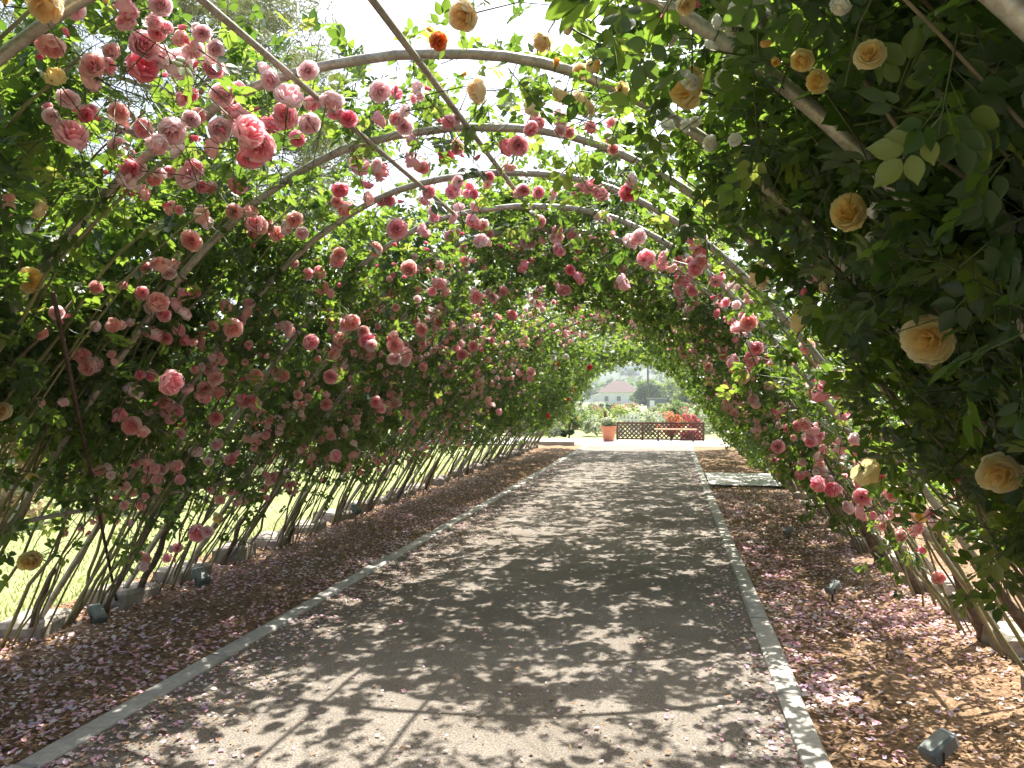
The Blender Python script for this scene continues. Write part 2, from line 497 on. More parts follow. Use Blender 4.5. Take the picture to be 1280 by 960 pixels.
ALL_BLOOMS = []
BLOOM_PLANT = []
class Plant: pass
plants = []
def new_plant(kind, side, Y, label, cat="climbing rose", group=None, ntr=1, ncane=16, x=None, name="climbing_rose"):
    p = Plant()
    P, _, _ = shell(np.array([side * (ARC - .02)]), Y)
    p.side, p.Y, p.kind = side, Y, kind
    p.base = np.array([P[0, 0] - side * random.uniform(.0, .14), Y, 0.0])
    p.root = thing(name, tuple(p.base), label, cat, group)
    p.leaves = []; p.shoots = []; p.blooms = []; p.ncane = ncane
    plants.append(p)
    return p

ys = [0.7, 2.0, 3.35, 4.55, 5.75, 6.95, 8.15, 9.4, 10.7, 12.0, 13.4, 14.8, 16.2, 17.6, 19.0, 20.5, 22.0, 23.5, 24.8]
for side, nm in ((-1, 'left'), (1, 'right')):
    for k, y in enumerate(ys):
        if side > 0 and k == 0: continue
        if nm == 'left' and k >= 15:
            kind, txt = 'LF', "sparsely flowering climbing rose"
        elif nm == 'right' and y > 14:
            kind, txt = 'RF', "orange-pink climbing rose"
        else:
            kind, txt = 'P', "pink climbing rose"
        new_plant(kind, side, y + random.uniform(-.15, .15),
                  f"{txt} over the {nm} of the tunnel, {ORD[k - (side > 0)]} trunk from the near end",
                  group=f"climbing roses along the {nm} side of the tunnel")
new_plant('Y', -1, 2.7, "yellow-flowered climbing rose at the near end of the left wall", group="yellow climbing roses", ncane=5)
new_plant('Y', 1, 1.9, "climbing rose with big yellow and cream blooms hanging close on the right", group="yellow climbing roses", ncane=6)
new_plant('Y', 1, 4.2, "apricot-yellow climbing rose reaching over the roof from the right, behind the big cream blooms", group="yellow climbing roses", ncane=6)
new_plant('W', 1, 3.0, "small-flowered white rambling rose at the upper right of the tunnel", group=None, ncane=4)
new_plant('R', -1, 18.2, "dark red climbing rose near the far end of the left wall", group=None, ncane=4)

# --- canes and trunks
def cane_path(base, side, zend, lean_y, wob, n=14, d0=0.0, d1=.06):
    a1 = arc_at(zend)
    t = np.linspace(0, 1, n)
    a = ARC + (a1 - ARC) * t
    wy = np.cumsum(rng.normal(0, wob, n)); wd = np.cumsum(rng.normal(0, wob * .6, n))
    P, N, T = shell(side * a, 0.0, (d0 + (d1 - d0) * t + wd))
    P[:, 1] = base[1] + lean_y * t + wy
    off = np.array([base[0] - P[0, 0], base[1] - P[0, 1], -.03 - P[0, 2]])
    P += off * (1 - t[:, None]) ** 2.2
    return P

for p in plants:
    far = p.Y > 13
    n = (p.ncane if p.Y < 9 else (10 if not far else 8)) if p.side < 0 else 7
    # gnarled trunk
    tz = random.uniform(.45, .85)
    P = cane_path(p.base, p.side, tz, random.uniform(-.12, .12), .016, 9, -.03, .02)
    r = np.linspace(random.uniform(.024, .038), random.uniform(.013, .02), 9) * (1 + rng.normal(0, .10, 9))
    r[0] *= 1.35
    if p.side > 0: r *= 1.35
    MB().tube(P - p.base, r, 9).obj("trunk", M['bark'], p.root, smooth=True)
    top = P[-1]
    for c in range(n):
        from_trunk = c % 4 == 0
        b = p.base + np.array([random.uniform(-.10, .12), random.uniform(-.62, .62), 0])
        P = cane_path(b, p.side, random.uniform(1.5, 2.85), random.uniform(-.35, .35), .022 if c % 3 else .035, 15, random.uniform(-.06, .05), random.uniform(-.03, .16))
        r0 = random.choice((.006, .007, .008, .010, .013))
        MB().tube(P - p.base, np.linspace(r0, r0 * .5, 15), 6).obj("cane", M['cane'] if random.random() < .62 and not (p.side > 0 and p.Y < 4) else M['cane_brown'], p.root, smooth=True)

# --- blooms
def petal(mb, phi, tau0, tau1, ln, r0, wmax, z0, m, r, nu=4, nv=4, curl=.0):
    V = []
    rr, zz = r0, z0
    for iv in range(nv + 1):
        v = iv / nv
        tau = tau0 + (tau1 - tau0) * v + curl * max(0, v - .65) * 3
        if iv:
            rr += ln / nv * math.sin(tau); zz += ln / nv * math.cos(tau)
        wv = wmax * math.sin(math.pi * (.16 + .70 * v)) ** .75
        for iu in range(nu + 1):
            u = iu / nu * 2 - 1
            k = u * u
            x = rr - k * wv * .45 * (1 - .4 * v)
            y = u * wv
            z = zz + k * wv * .10 - (k * .10 * ln if iv == nv else 0) + r.uniform(-.02, .02)
            x += r.uniform(-.02, .02)
            c, s = math.cos(phi), math.sin(phi)
            V.append((x * c - y * s, x * s + y * c, z))
    F = []
    for iv in range(nv):
        for iu in range(nu):
            a = iv * (nu + 1) + iu
            F.append((a, a + 1, a + nu + 2, a + nu + 1))
    mb.add(V, F, m)

def petal_b(mb, phi, th, wmax, m, r, nu, nv, lip=.05):
    """one petal of a full, rounded rose: a curve from the base out and up to a tip at polar angle th"""
    rt_, zt = .03 + .43 * math.sin(th), .04 + .40 * math.cos(th)
    rt_ *= r.uniform(.93, 1.06); zt += r.uniform(-.03, .03)
    p0, p1 = (.03, -.08), (rt_ * 1.18 + .03, zt * .3 - .06)
    V = []
    for iv in range(nv + 1):
        v = iv / nv
        rr = (1 - v) ** 2 * p0[0] + 2 * v * (1 - v) * p1[0] + v * v * rt_
        zz = (1 - v) ** 2 * p0[1] + 2 * v * (1 - v) * p1[1] + v * v * zt
        if v > .8: rr += lip * math.cos(th) * (v - .8) * 5; zz += lip * .4 * math.sin(th) * (v - .8) * 5
        wv = wmax * math.sin(math.pi * (.14 + .66 * v)) ** .7
        for iu in range(nu + 1):
            u = iu / nu * 2 - 1
            y = u * wv
            jt = .010 + .016 * v
            x = rr - (y * y) / (2 * max(.16, rr)) * .9 + r.uniform(-jt, jt)
            z = zz - (abs(u) ** 3) * .06 * v + r.uniform(-jt, jt)
            c, s = math.cos(phi), math.sin(phi)
            V.append((x * c - y * s, x * s + y * c, z))
    F = []
    for iv in range(nv):
        for iu in range(nu):
            a = iv * (nu + 1) + iu
            F.append((a, a + 1, a + nu + 2, a + nu + 1))
    mb.add(V, F, m)

LAYERS = [(6, 3, .11, 0), (17, 4, .14, 0), (30, 5, .17, 0), (44, 5, .21, 1), (60, 6, .24, 1), (78, 6, .28, 1), (98, 5, .29, 1)]
def rose_mesh(name, mats, seed, op=1.0, layers=LAYERS, lo=False, sep=True):
    r = random.Random(seed)
    mb = MB()
    ph = r.uniform(0, 3)
    for th, n, wm, m in layers:
        ph += 1.1
        for k in range(n):
            petal_b(mb, ph + 2 * math.pi * k / n + r.uniform(-.25, .25), R(th * op + r.uniform(-6, 6)), wm * r.uniform(.88, 1.12), m, r, 2 if lo else 4, 2 if lo else 5)
    if sep:
        for k in range(5):
            a = k * 1.2566
            c, s = math.cos(a), math.sin(a)
            mb.add([(.03 * c - .03 * s, .03 * s + .03 * c, -.09), (.03 * c + .03 * s, .03 * s - .03 * c, -.09), (.27 * c, .27 * s, -.10)], [(0, 1, 2)], 2)
        mb.lathe((0, 0, 0), [(.0, -.22), (.03, -.21), (.06, -.14), (.05, -.06)], 6, 2)
        mb.tube([(0, 0, -.14), (.05, .0, -.6), (.0, .16, -1.2), (-.1, .45, -1.8)], .02, 4, 2)
    return mb.mesh(name, mats, True)

KINDS = "PHSLYAOCWR"
NEARM, FARM = {}, {}
for k in KINDS:
    ms = [M[k + '_in'], M[k + '_out'], M['sepal']]
    NEARM[k] = [rose_mesh("rose_bloom", ms, 100 + i, op) for i, op in enumerate((1.0, .82, 1.08, .66, .93, 1.02))]
    FARM[k] = [rose_mesh("rose_bloom", ms, 200 + i, op, LAYERS[1::2] + LAYERS[6:], True) for i, op in enumerate((1.05, .85, .95))]
BUD = [rose_mesh("rose_bud", [M['H_in'], M['H_out'], M['sepal']], 300, .25, LAYERS[:3], True), rose_mesh("rose_bud", [M['Y_in'], M['Y_out'], M['sepal']], 301, .25, LAYERS[:3], True)]
CORE = {k: rose_mesh("rose_bloom", [M[k + '_in'], M[k + '_out'], M['sepal']], 400, 1.0, LAYERS[:6]) for k in 'YCAPH'}
OUTER = {}
for k in 'YCAPH':
    OUTER[k] = []
    for i in range(3):
        mb = MB(); petal_b(mb, 0, R(72 + 13 * i), .26, 0, random.Random(i), 6, 6, .10)
        OUTER[k].append(mb.mesh("petal", [M[k + '_out']], True))

def frame_to(f):
    return Vector(f).to_track_quat('Z', 'Y').to_matrix().to_4x4() @ Matrix.Rotation(random.uniform(0, 6.28), 4, 'Z')

def carrier(k, x, y):
    side = -1 if x < CX - .15 else 1
    want = {'Y': 'Y', 'A': 'Y', 'O': 'Y', 'C': 'Y', 'W': 'W', 'R': 'R'}.get(k)
    best, bd = None, 9e9
    for p in plants:
        dd = abs(p.Y - y) + random.uniform(0, .5)
        if want == 'Y' and p.kind == 'Y':
            s2 = -1 if x < -1.7 else 1
            if p.side != s2: continue
        elif want in ('W', 'R') and p.kind == want: pass
        elif want is None and p.kind in ('P', 'LF', 'RF') and p.side == side: pass
        else: continue
        if dd < bd: best, bd = p, dd
    return best

def put_bloom(k, x, y, z, s, detail=None):
    p = carrier(k, x, y)
    P = np.array([x, y, z])
    a = (x - CX)
    nin = np.array([-np.sign(a) * min(1, abs(a) / 1.3), 0, -.15 if abs(a) > .8 else -.5])
    f = norm(nin * .7 + np.array([.05, -.65, 0]) + rng.normal(0, .62, 3))
    d = np.linalg.norm(P - CAMP)
    px = s / d * 1000
    if px > 38: f = norm(nin * .5 + np.array([-.15, -.8, -.05]) + rng.normal(0, .25, 3))
    mw = Matrix.Translation(Vector(P - p.base)) @ frame_to(f) @ Matrix.Diagonal((*(s * (1.5 if k == 'W' else (1.0 if px > 38 else 1.08)) * random.uniform(.88, 1.1) for _ in range(3)), 1))
    if px > 38 and k in CORE:
        o = link("rose_bloom", CORE[k], p.root, mw=mw)
        for i in range(11):
            link("petal", random.choice(OUTER[k]), o, mw=Matrix.Rotation(i * 2.39996 + random.uniform(-.2, .2), 4, 'Z') @ Matrix.Rotation(random.uniform(-.12, .12), 4, 'Y'))
    else:
        link("rose_bloom", random.choice(NEARM[k] if px > 13 else FARM[k]), p.root, mw=mw)
    ALL_BLOOMS.append((x, y, z, f[0], f[1], f[2], s)); BLOOM_PLANT.append(plants.index(p))

BLOOMS = {
 'A': '-1.85,2.08,2.79,0.109 -2.45,2.72,2.35,0.082 -0.68,2.6,2.89,0.103 -0.43,2.73,2.84,0.078 -0.78,3.25,2.89,0.114 -0.58,3.46,2.89,0.113 -0.42,3.22,2.84,0.091 -0.34,3.26,2.81,0.112 -0.32,2.92,2.8,0.059 -0.31,2.55,2.79,0.057 0.04,2,2.57,0.055 -3.13,3.28,1.53,0.099 0.42,3.82,2.16,0.125 0.7,3.57,1.87,0.061 0.58,3.19,2.02,0.055 0.9,2.29,1.62,0.055',
 'P': '-1.8,2.46,2.82,0.106 -1.72,2.43,2.85,0.066 -2.09,2.47,2.53,0.108 -2.05,2.82,2.67,0.083 -1.7,2.74,2.85,0.091 -1.81,3.05,2.82,0.087 -1.67,2.89,2.72,0.108 -1.59,3.11,2.79,0.108 -1.53,3.23,2.89,0.077 -1.24,2.24,2.37,0.108 -2.16,3.39,2.59,0.068 -1.69,2.25,2.86,0.092 -1.3,3.48,2.89,0.081 -1.01,3.59,2.89,0.067 -1.07,3.96,2.89,0.082 -1.3,3.96,2.84,0.108 -0.76,4,2.89,0.106 -1.66,4.09,2.87,0.104 -1.38,3.64,2.69,0.108 -1.74,4.77,2.84,0.091 -1.49,4.81,2.89,0.101 -1.57,5,2.89,0.073 -1.3,4.73,2.86,0.108 -1.24,4.61,2.89,0.077 -0.89,4.87,2.89,0.09 -0.81,4.95,2.89,0.081 -0.71,4.97,2.89,0.06 -0.43,4.48,2.78,0.108 -0.34,3.56,2.81,0.064 -0.61,3.67,2.89,0.082 -1.29,3.66,2.41,0.108 -1.62,5.17,2.73,0.108 -1.53,5.49,2.89,0.103 -1.3,5.23,2.8,0.108 -1.69,6.06,2.86,0.101 -1.41,6.13,2.89,0.101 -1.64,5.44,2.87,0.079 -0.94,5.78,2.89,0.094 -1.01,6.43,2.89,0.091 -0.85,6.09,2.89,0.086 -0.46,5.57,2.85,0.1 -0.81,5.94,2.71,0.108 -2.68,3.95,2.1,0.097 -2.54,4.99,2.05,0.108 -2.17,4.57,1.94,0.108 -2.81,3.95,1.94,0.106 -2.81,4.06,1.94,0.091 -2.21,3.23,1.67,0.108 -2.97,4.17,1.73,0.075 -3.14,4.65,1.51,0.103 -3.43,5.8,1.11,0.102 -3.3,6.12,1.29,0.08 -3.42,7.05,1.13,0.091 -2.78,6.34,1.11,0.108 -2.25,5.06,1.74,0.108 -2.77,6.33,1.84,0.108 -2.21,5.05,2.53,0.108 -3.7,7.33,0.73,0.079 -1.95,6.48,2.71,0.108 -1.91,6.79,2.75,0.085 -1.53,5.19,2.38,0.108 -1.88,6.49,2.5,0.108 -1.95,5.73,1.92,0.108 -2.4,7.38,2.35,0.108 -2.29,7.79,2.49,0.097 -1.87,7.49,2.09,0.108 -1.97,7.47,2.01,0.108 -2.4,10.72,2.4,0.099 -2.73,8.63,1.94,0.108 -2.76,9.5,2,0.089 -2.84,9.98,1.9,0.103 -3.13,8.84,1.52,0.093 -2.44,6.4,1.56,0.108 -3.21,9.41,1.42,0.098 -2.97,7.28,1.44,0.108 -2.2,9.58,1.56,0.108 -2.53,11.74,1.38,0.108 -1.66,8.84,1.88,0.108 -1.53,8.87,1.89,0.108 -1.5,7.56,2.39,0.108 -1.39,6.59,2.49,0.108 -1.72,8.82,2.79,0.108 -0.94,6.68,2.53,0.108 -1.71,10.49,2.85,0.106 -0.45,7.75,2.85,0.108 -0.3,5.43,2.38,0.108 -0.14,4.96,2.45,0.108 -0.02,4.99,2.45,0.108 0.15,5.87,2.47,0.103 0.35,6.01,2.28,0.07 0.36,4.3,1.95,0.108 0.37,4.66,1.79,0.108 0.5,5.1,1.84,0.108 0.7,9.31,1.66,0.108 0.84,8.04,1.32,0.108 0.84,4.7,1.69,0.062 0.99,4.91,1.49,0.069 0.94,5.69,1.39,0.108 1.11,6.34,1.3,0.108 1.16,5.83,1.27,0.088 0.79,6.28,1.23,0.108 1.23,8.12,0.86,0.108 1.15,5.24,0.99,0.108 1.32,5.23,1.04,0.097 1.6,6.64,0.64,0.087 1.45,5.46,0.85,0.061 -3.98,5.79,0.31,0.09 -3.93,5.86,0.38,0.091 -2.85,4.46,0.77,0.108',
 'H': '-1.84,2.51,2.77,0.108 -1.76,3.29,2.83,0.108 -1.54,2.74,2.51,0.108 -1.75,3.54,2.84,0.084 -1.84,2.81,2.79,0.063 -2.1,3.6,2.65,0.095 -1.85,4.28,2.79,0.091 -2.21,2.97,2.56,0.055 -2.11,2.57,2.64,0.055 -1.14,3.22,2.89,0.055 -1.46,3.47,2.89,0.082 -1.16,4.06,2.89,0.084 -0.84,4.05,2.89,0.1 -1.73,4.4,2.85,0.075 -1.04,4.54,2.89,0.065 -1.23,4.93,2.89,0.071 -0.21,4.18,2.67,0.108 -0.25,3.53,2.75,0.071 -0.78,6.38,2.89,0.077 -0.6,6.41,2.89,0.103 -0.43,6.09,2.84,0.061 0.17,4.8,2.46,0.094 -2.8,4.25,1.94,0.075 -2.97,4.07,1.73,0.064 -2.53,5.61,2.26,0.06 -2.44,6.49,2.36,0.096 -2.01,5.1,1.98,0.108 -1.09,5.89,2.59,0.108 -0.68,5.97,2.49,0.108 0.1,5.73,2.52,0.079 0.37,6.52,2.26,0.076 0.44,6.21,2.19,0.096 0.45,7.34,2.17,0.1 0.69,6.05,1.88,0.081 0.89,7.06,1.5,0.108 0.88,5.18,1.63,0.108 1.09,7.29,1.35,0.097 0.9,5.19,1.07,0.108 1.19,6.37,0.91,0.108',
 'L': '-1.8,2.56,2.82,0.098 -1.83,2.68,2.6,0.108 -1.77,2.64,2.83,0.101 -1.63,2.64,2.88,0.07 -1.69,2.59,2.86,0.075 -1.73,2.87,2.8,0.108 -1.48,2.92,2.79,0.108 -1.59,3.33,2.84,0.108 -1.42,3.22,2.89,0.09 -1.75,2.87,2.67,0.108 -2.24,2.98,2.5,0.108 -2.16,3.28,2.6,0.102 -2.16,2.46,2.6,0.055 -1.63,2.32,2.88,0.073 -1.69,2.37,2.86,0.055 -1.61,2.53,2.88,0.062 -1.59,2.98,2.89,0.078 -1.4,2.92,2.89,0.076 -1.2,3.18,2.89,0.095 -1.17,3.42,2.89,0.055 -1.03,3.19,2.89,0.06 -1.24,3.62,2.89,0.084 -0.48,3.59,2.86,0.073 -1.25,5.24,2.65,0.108 -1.41,5.26,2.89,0.076 -1.17,6.51,2.89,0.106 -0.24,4.94,2.55,0.108 -0.74,6.59,2.89,0.093 -0.06,3.31,2.64,0.055 -2.77,3.2,1.99,0.066 -2.8,3.49,1.95,0.056 -2.97,4,1.63,0.108 -3.25,6.27,1.36,0.081 -3.37,5.24,1.19,0.104 -3.43,4.94,1.11,0.088 -3.39,4.34,1.17,0.059 -3.09,3.62,1.58,0.058 -2.45,9.37,2.35,0.087 -2.65,8.74,2.13,0.082 -1.68,7.52,2.56,0.108 -1.44,8.87,2.81,0.108 0.54,3.26,2.07,0.055 0.36,4.96,2.27,0.067 0.74,5.5,1.82,0.074 0.69,7.02,1.58,0.108 0.86,4.41,1.67,0.075 1.36,7.62,0.94,0.108 1.32,6.39,0.78,0.108 1.49,5.36,0.79,0.055 1.4,4.71,0.92,0.055',
 'S': '-1.98,2.45,2.72,0.079 -2.05,2.67,2.68,0.073 -1.91,2.96,2.76,0.079 -2.28,3.12,2.5,0.077 -2.21,3.76,2.56,0.091 -2.18,3.87,2.58,0.076 -2.22,4.04,2.55,0.097 -2.13,4.28,2.63,0.093 -2.28,3.55,2.5,0.103 -2.3,3.37,2.49,0.068 -2.4,3.68,2.4,0.106 -2.48,2.61,2.32,0.055 -1.82,4.6,2.81,0.098 -1.93,4.54,2.75,0.097 -0.47,3.76,2.86,0.055 -2.07,5.42,2.66,0.103 -2.84,3.18,1.9,0.074 -2.53,3.61,2.26,0.089 -2.66,3.32,2.12,0.061 -2.61,3.71,2.09,0.108 -2.63,4.41,2.16,0.097 -2.64,4.63,2.14,0.091 -2.41,4.1,1.99,0.108 -2.95,3.64,1.76,0.1 -2.78,3.65,1.97,0.055 -2.93,4.71,1.78,0.083 -2.72,4.46,1.74,0.108 -2.96,4.99,1.75,0.098 -3.03,4.82,1.66,0.106 -3.07,4.8,1.6,0.085 -3.04,4.98,1.64,0.088 -2.75,4.96,1.74,0.108 -2.93,5.61,1.79,0.085 -3.09,5.41,1.57,0.106 -3.17,5.81,1.47,0.088 -3.21,6.01,1.42,0.091 -2.97,4,1.44,0.108 -3.01,4.91,1.46,0.108 -3.48,4.62,1.04,0.083 -3.36,4.67,1.22,0.055 -3.32,5.95,1.27,0.091 -2.85,6.32,1.54,0.108 -3.24,7.23,1.28,0.108 -2.42,5.28,2.38,0.102 -2.46,5.63,1.92,0.108 -2.44,5.63,2.04,0.108 -2.59,5.81,2.19,0.087 -3.73,6.43,0.69,0.098 -3.09,3.46,1.57,0.055 -2.89,3.72,1.83,0.055 -1.44,4.29,2.32,0.108 -2.21,6.82,2.56,0.086 -1.92,4.62,2.07,0.108 -2.51,6.29,2.28,0.093 -1.82,5.14,1.95,0.108 -2.75,7.1,2,0.09 -1.83,5.75,2.11,0.108 -2.18,7.42,2.33,0.108 -2.08,7.44,2.29,0.108 -2.47,8.68,2.13,0.108 -3.01,7.26,1.68,0.092 -3.42,10.35,1.13,0.097 -3.54,10.93,0.96,0.103 -3.34,10.28,1.24,0.096 -1.92,10.62,2.38,0.108 -1.43,5.82,2.35,0.108 -3,7.28,1.03,0.108 -3.67,8.68,0.77,0.092 -3.73,9.26,0.69,0.098 -3.67,9.7,0.77,0.092 0.21,6.87,2.42,0.107 0.28,7.91,2.28,0.108 0.33,9.23,2.21,0.108 0.49,7.95,2.01,0.108 0.56,7.97,1.74,0.108 0.87,9.35,1.36,0.108 1.32,8.94,1.04,0.102 1.28,7.37,1.09,0.084 1.17,3.68,1.25,0.055 0.59,8.66,1.48,0.117 0.42,9.25,1.95,0.108 0.13,7.88,2.31,0.108 0.14,7.89,2.03,0.108 0.52,11.11,1.61,0.108 1.76,5.87,0.39,0.108 -3.95,5.48,0.36,0.098',
 'Y': '-2.04,2.34,2.68,0.071 -0.17,2.89,2.71,0.058 0.06,2.5,2.55,0.127 0.5,2.4,2.12,0.109 0.29,1.85,2.35,0.055 0.33,1.89,2.31,0.055 -2.68,2.94,2.1,0.102 -3.39,3.75,1.17,0.061 0.57,3.6,1.93,0.13 1.03,4.34,1.44,0.122 0.86,3.86,1.27,0.13 1.41,4.98,0.92,0.074 -3.65,4.03,0.66,0.13',
 'O': '-0.82,2.77,2.89,0.069',
 'C': '-0.26,2.79,2.76,0.055 0.38,1.64,2.26,0.055 -3.08,11.96,1.58,0.099 0.69,2.34,1.76,0.13 0.91,2.47,1.39,0.13 1.82,9.26,0.05,0.07 1.94,11.68,0.05,0.077 -3.81,6.27,0.57,0.11',
 'W': '-0,2.24,2.6,0.04 0.16,1.86,2.47,0.043 0.2,1.81,2.43,0.035 0.12,1.96,2.5,0.03 0.11,2.08,2.5,0.03 0.15,1.96,2.48,0.03 0.17,1.81,2.46,0.03 0.31,1.54,2.32,0.03 0.53,2.24,2.09,0.03 0.56,2.42,2.05,0.03 -1.43,9.9,2.1,0.06 -1.28,9.93,2.11,0.06',
 'R': '-2.04,13.37,1.29,0.108 -1.53,15.42,2.18,0.108 -2.26,17.91,1.54,0.108',
}

for k, txt in BLOOMS.items():
    for t in txt.split():
        x, y, z, s = [float(v) for v in t.split(',')]
        put_bloom(k, x, y, z, s)
        if k in 'PHSL':
            for _ in range(random.choice((0, 0, 1, 1, 2))):      # roses in a truss
                v = norm(rng.normal(size=3)) * s * random.uniform(.75, 1.15)
                put_bloom(random.choice('PSL' + k), x + v[0] * .6, y + v[1], z + v[2], s * random.uniform(.65, .95))

# the smaller, farther blooms between them
def strew(n, y0, y1, a0, a1, kinds, s0=.06, s1=.095, d=-.06):
    a = rng.uniform(a0, a1, n); Y = rng.uniform(y0, y1, n)
    # blooms come in trusses
    c = rng.integers(0, max(2, n // 3), n)
    a = np.clip(a[c] + rng.normal(0, .09, n), min(a0, a1), max(a0, a1)); Y = Y[c] + rng.normal(0, .12, n)
    P, N, T = shell(a, Y, d + rng.normal(0, .05, n))
    for q in P:
        put_bloom(random.choice(kinds), q[0], q[1], q[2], random.uniform(s0, s1))
LW = -arc_at(.75)
strew(120, 4.2, 9, LW, -arc_at(2.5), "PSSLP")
strew(90, 9, 14, LW, -arc_at(2.6), "PSSL")
strew(26, 14, 20, LW, -arc_at(2.0), "SLP")
strew(130, 5.9, 16, -.9, 1.1, "PHPL")
strew(150, 4.5, 14, arc_at(2.6), arc_at(.75), "PPHSL")
strew(50, 13, 22, arc_at(2.7), arc_at(.9), "OSPP")
strew(14, 17, 24, LW, -arc_at(2.4), "AOL")
strew(30, 2.2, 5, -arc_at(2.0), -arc_at(2.8), "PSL", d=.02)
strew(380, 6, 16, -2.3, 1.9, "PPHSL", .05, .075)
strew(290, 4.3, 14, LW, -arc_at(2.4), "PSSSLP", .05, .075)
strew(260, 5, 15, arc_at(2.6), arc_at(.7), "PPSHL", .05, .075)
for k, (x, y, z, *r_) in list(enumerate(ALL_BLOOMS))[::9]:
    p = plants[BLOOM_PLANT[k]]
    for _ in range(2):
        q = np.array([x, y, z]) + rng.normal(0, .08, 3)
        link("rose_bud", BUD[1 if p.kind == 'Y' else 0], p.root, mw=Matrix.Translation(Vector(q - p.base)) @ frame_to(norm(rng.normal(0, .6, 3) + np.array([0, -.3, .1]))) @ Matrix.Scale(random.uniform(.045, .07), 4))
strew(8, 1.9, 3.2, arc_at(2.75), arc_at(2.4), "W", .03, .05)

# --- leaf shapes: a rachis with five leaflets
def leaflet(o, ang, s, detail):
    """ovate leaflet in the xy plane, folded a little along its rib; o = foot, ang = direction"""
    if detail == 2:
        prof = ((.10, .17), (.26, .285), (.44, .33), (.60, .30), (.76, .205), (.90, .085))
        pts = [(0, 0, 0)] + [(x, -w, .20 * w + .04 * ((k % 2) * 2 - 1) * w) for k, (x, w) in enumerate(prof)] + [(1.03, 0, -.10)]
        pts += [(x, w, .20 * w + .04 * ((k % 2) * 2 - 1) * w) for k, (x, w) in list(enumerate(prof))[::-1]]
        pts += [(.2, 0, -.015), (.5, 0, -.02), (.8, 0, -.05)]
        rib = lambda x: 14 if x < .35 else (15 if x < .68 else 16)
        fs = []
        for q in range(14):
            a, b = q, (q + 1) % 14
            ra, rb = rib(pts[a][0]), rib(pts[b][0])
            fs.append((a, b, rb))
            if ra != rb: fs.append((a, rb, ra))
    elif detail == 1:
        pts = [(0, 0, 0), (.30, -.31, .06), (.68, -.27, .05), (1.0, 0, -.06), (.68, .27, .05), (.30, .31, .06)]
        fs = [(0, 1, 2), (0, 2, 3), (0, 3, 4), (0, 4, 5)]
    else:
        pts = [(0, 0, 0), (.45, -.36, .06), (1.0, 0, -.04), (.45, .36, .06)]
        fs = [(0, 1, 2), (0, 2, 3)]
    ca, sa = math.cos(ang), math.sin(ang)
    return [(o[0] + s * (x * ca - y * sa), o[1] + s * (x * sa + y * ca), o[2] + s * z) for x, y, z in pts], fs

def leaf_template(detail, five=True, seed=0):
    r = random.Random(seed)
    mb = MB()
    spots = [((.34, 0, .0), 1.0, .44), ((.34, 0, .0), -1.0, .44), ((.62, 0, .02), .85, .52), ((.62, 0, .02), -.85, .52), ((.74, 0, 0), 0, .60)]
    if not five: spots = spots[2:]
    for o, a, s in spots:
        oo = (o[0], math.copysign(.06, a) if a else 0, o[2])
        v, f = leaflet(oo, a + r.uniform(-.2, .2), s * r.uniform(.85, 1.12), detail)
        k = r.uniform(-.25, .25)
        v = [(x, y, z + abs(y) * k) for x, y, z in v]
        mb.add(v, f, 0)
    if detail == 2:
        mb.add([(0, -.012, 0), (.8, -.008, .0), (.8, .008, .0), (0, .012, 0)], [(0, 1, 2, 3)], 1)
    return mb

LT = leaf_template(2, True, 1)
near_leaf = []
for k in range(6):
    t = leaf_template(2, k % 3 != 2, 20 + k)
    for mm in ('leaf_one', 'leaf_one_young'):
        near_leaf.append(t.mesh("leaf", [M[mm], M['stem']], True))
T1 = leaf_template(1, True, 5); T1b = leaf_template(1, False, 6)
T1v, T1f = np.array(T1.v), np.array(T1.f)
T3v, T3f = np.array(T1b.v), np.array(T1b.f)
T0, T0b = leaf_template(0, True, 5), leaf_template(0, False, 6)
FT = ((np.array(T0.v), np.array(T0.f)), (np.array(T0b.v), np.array(T0b.f)))

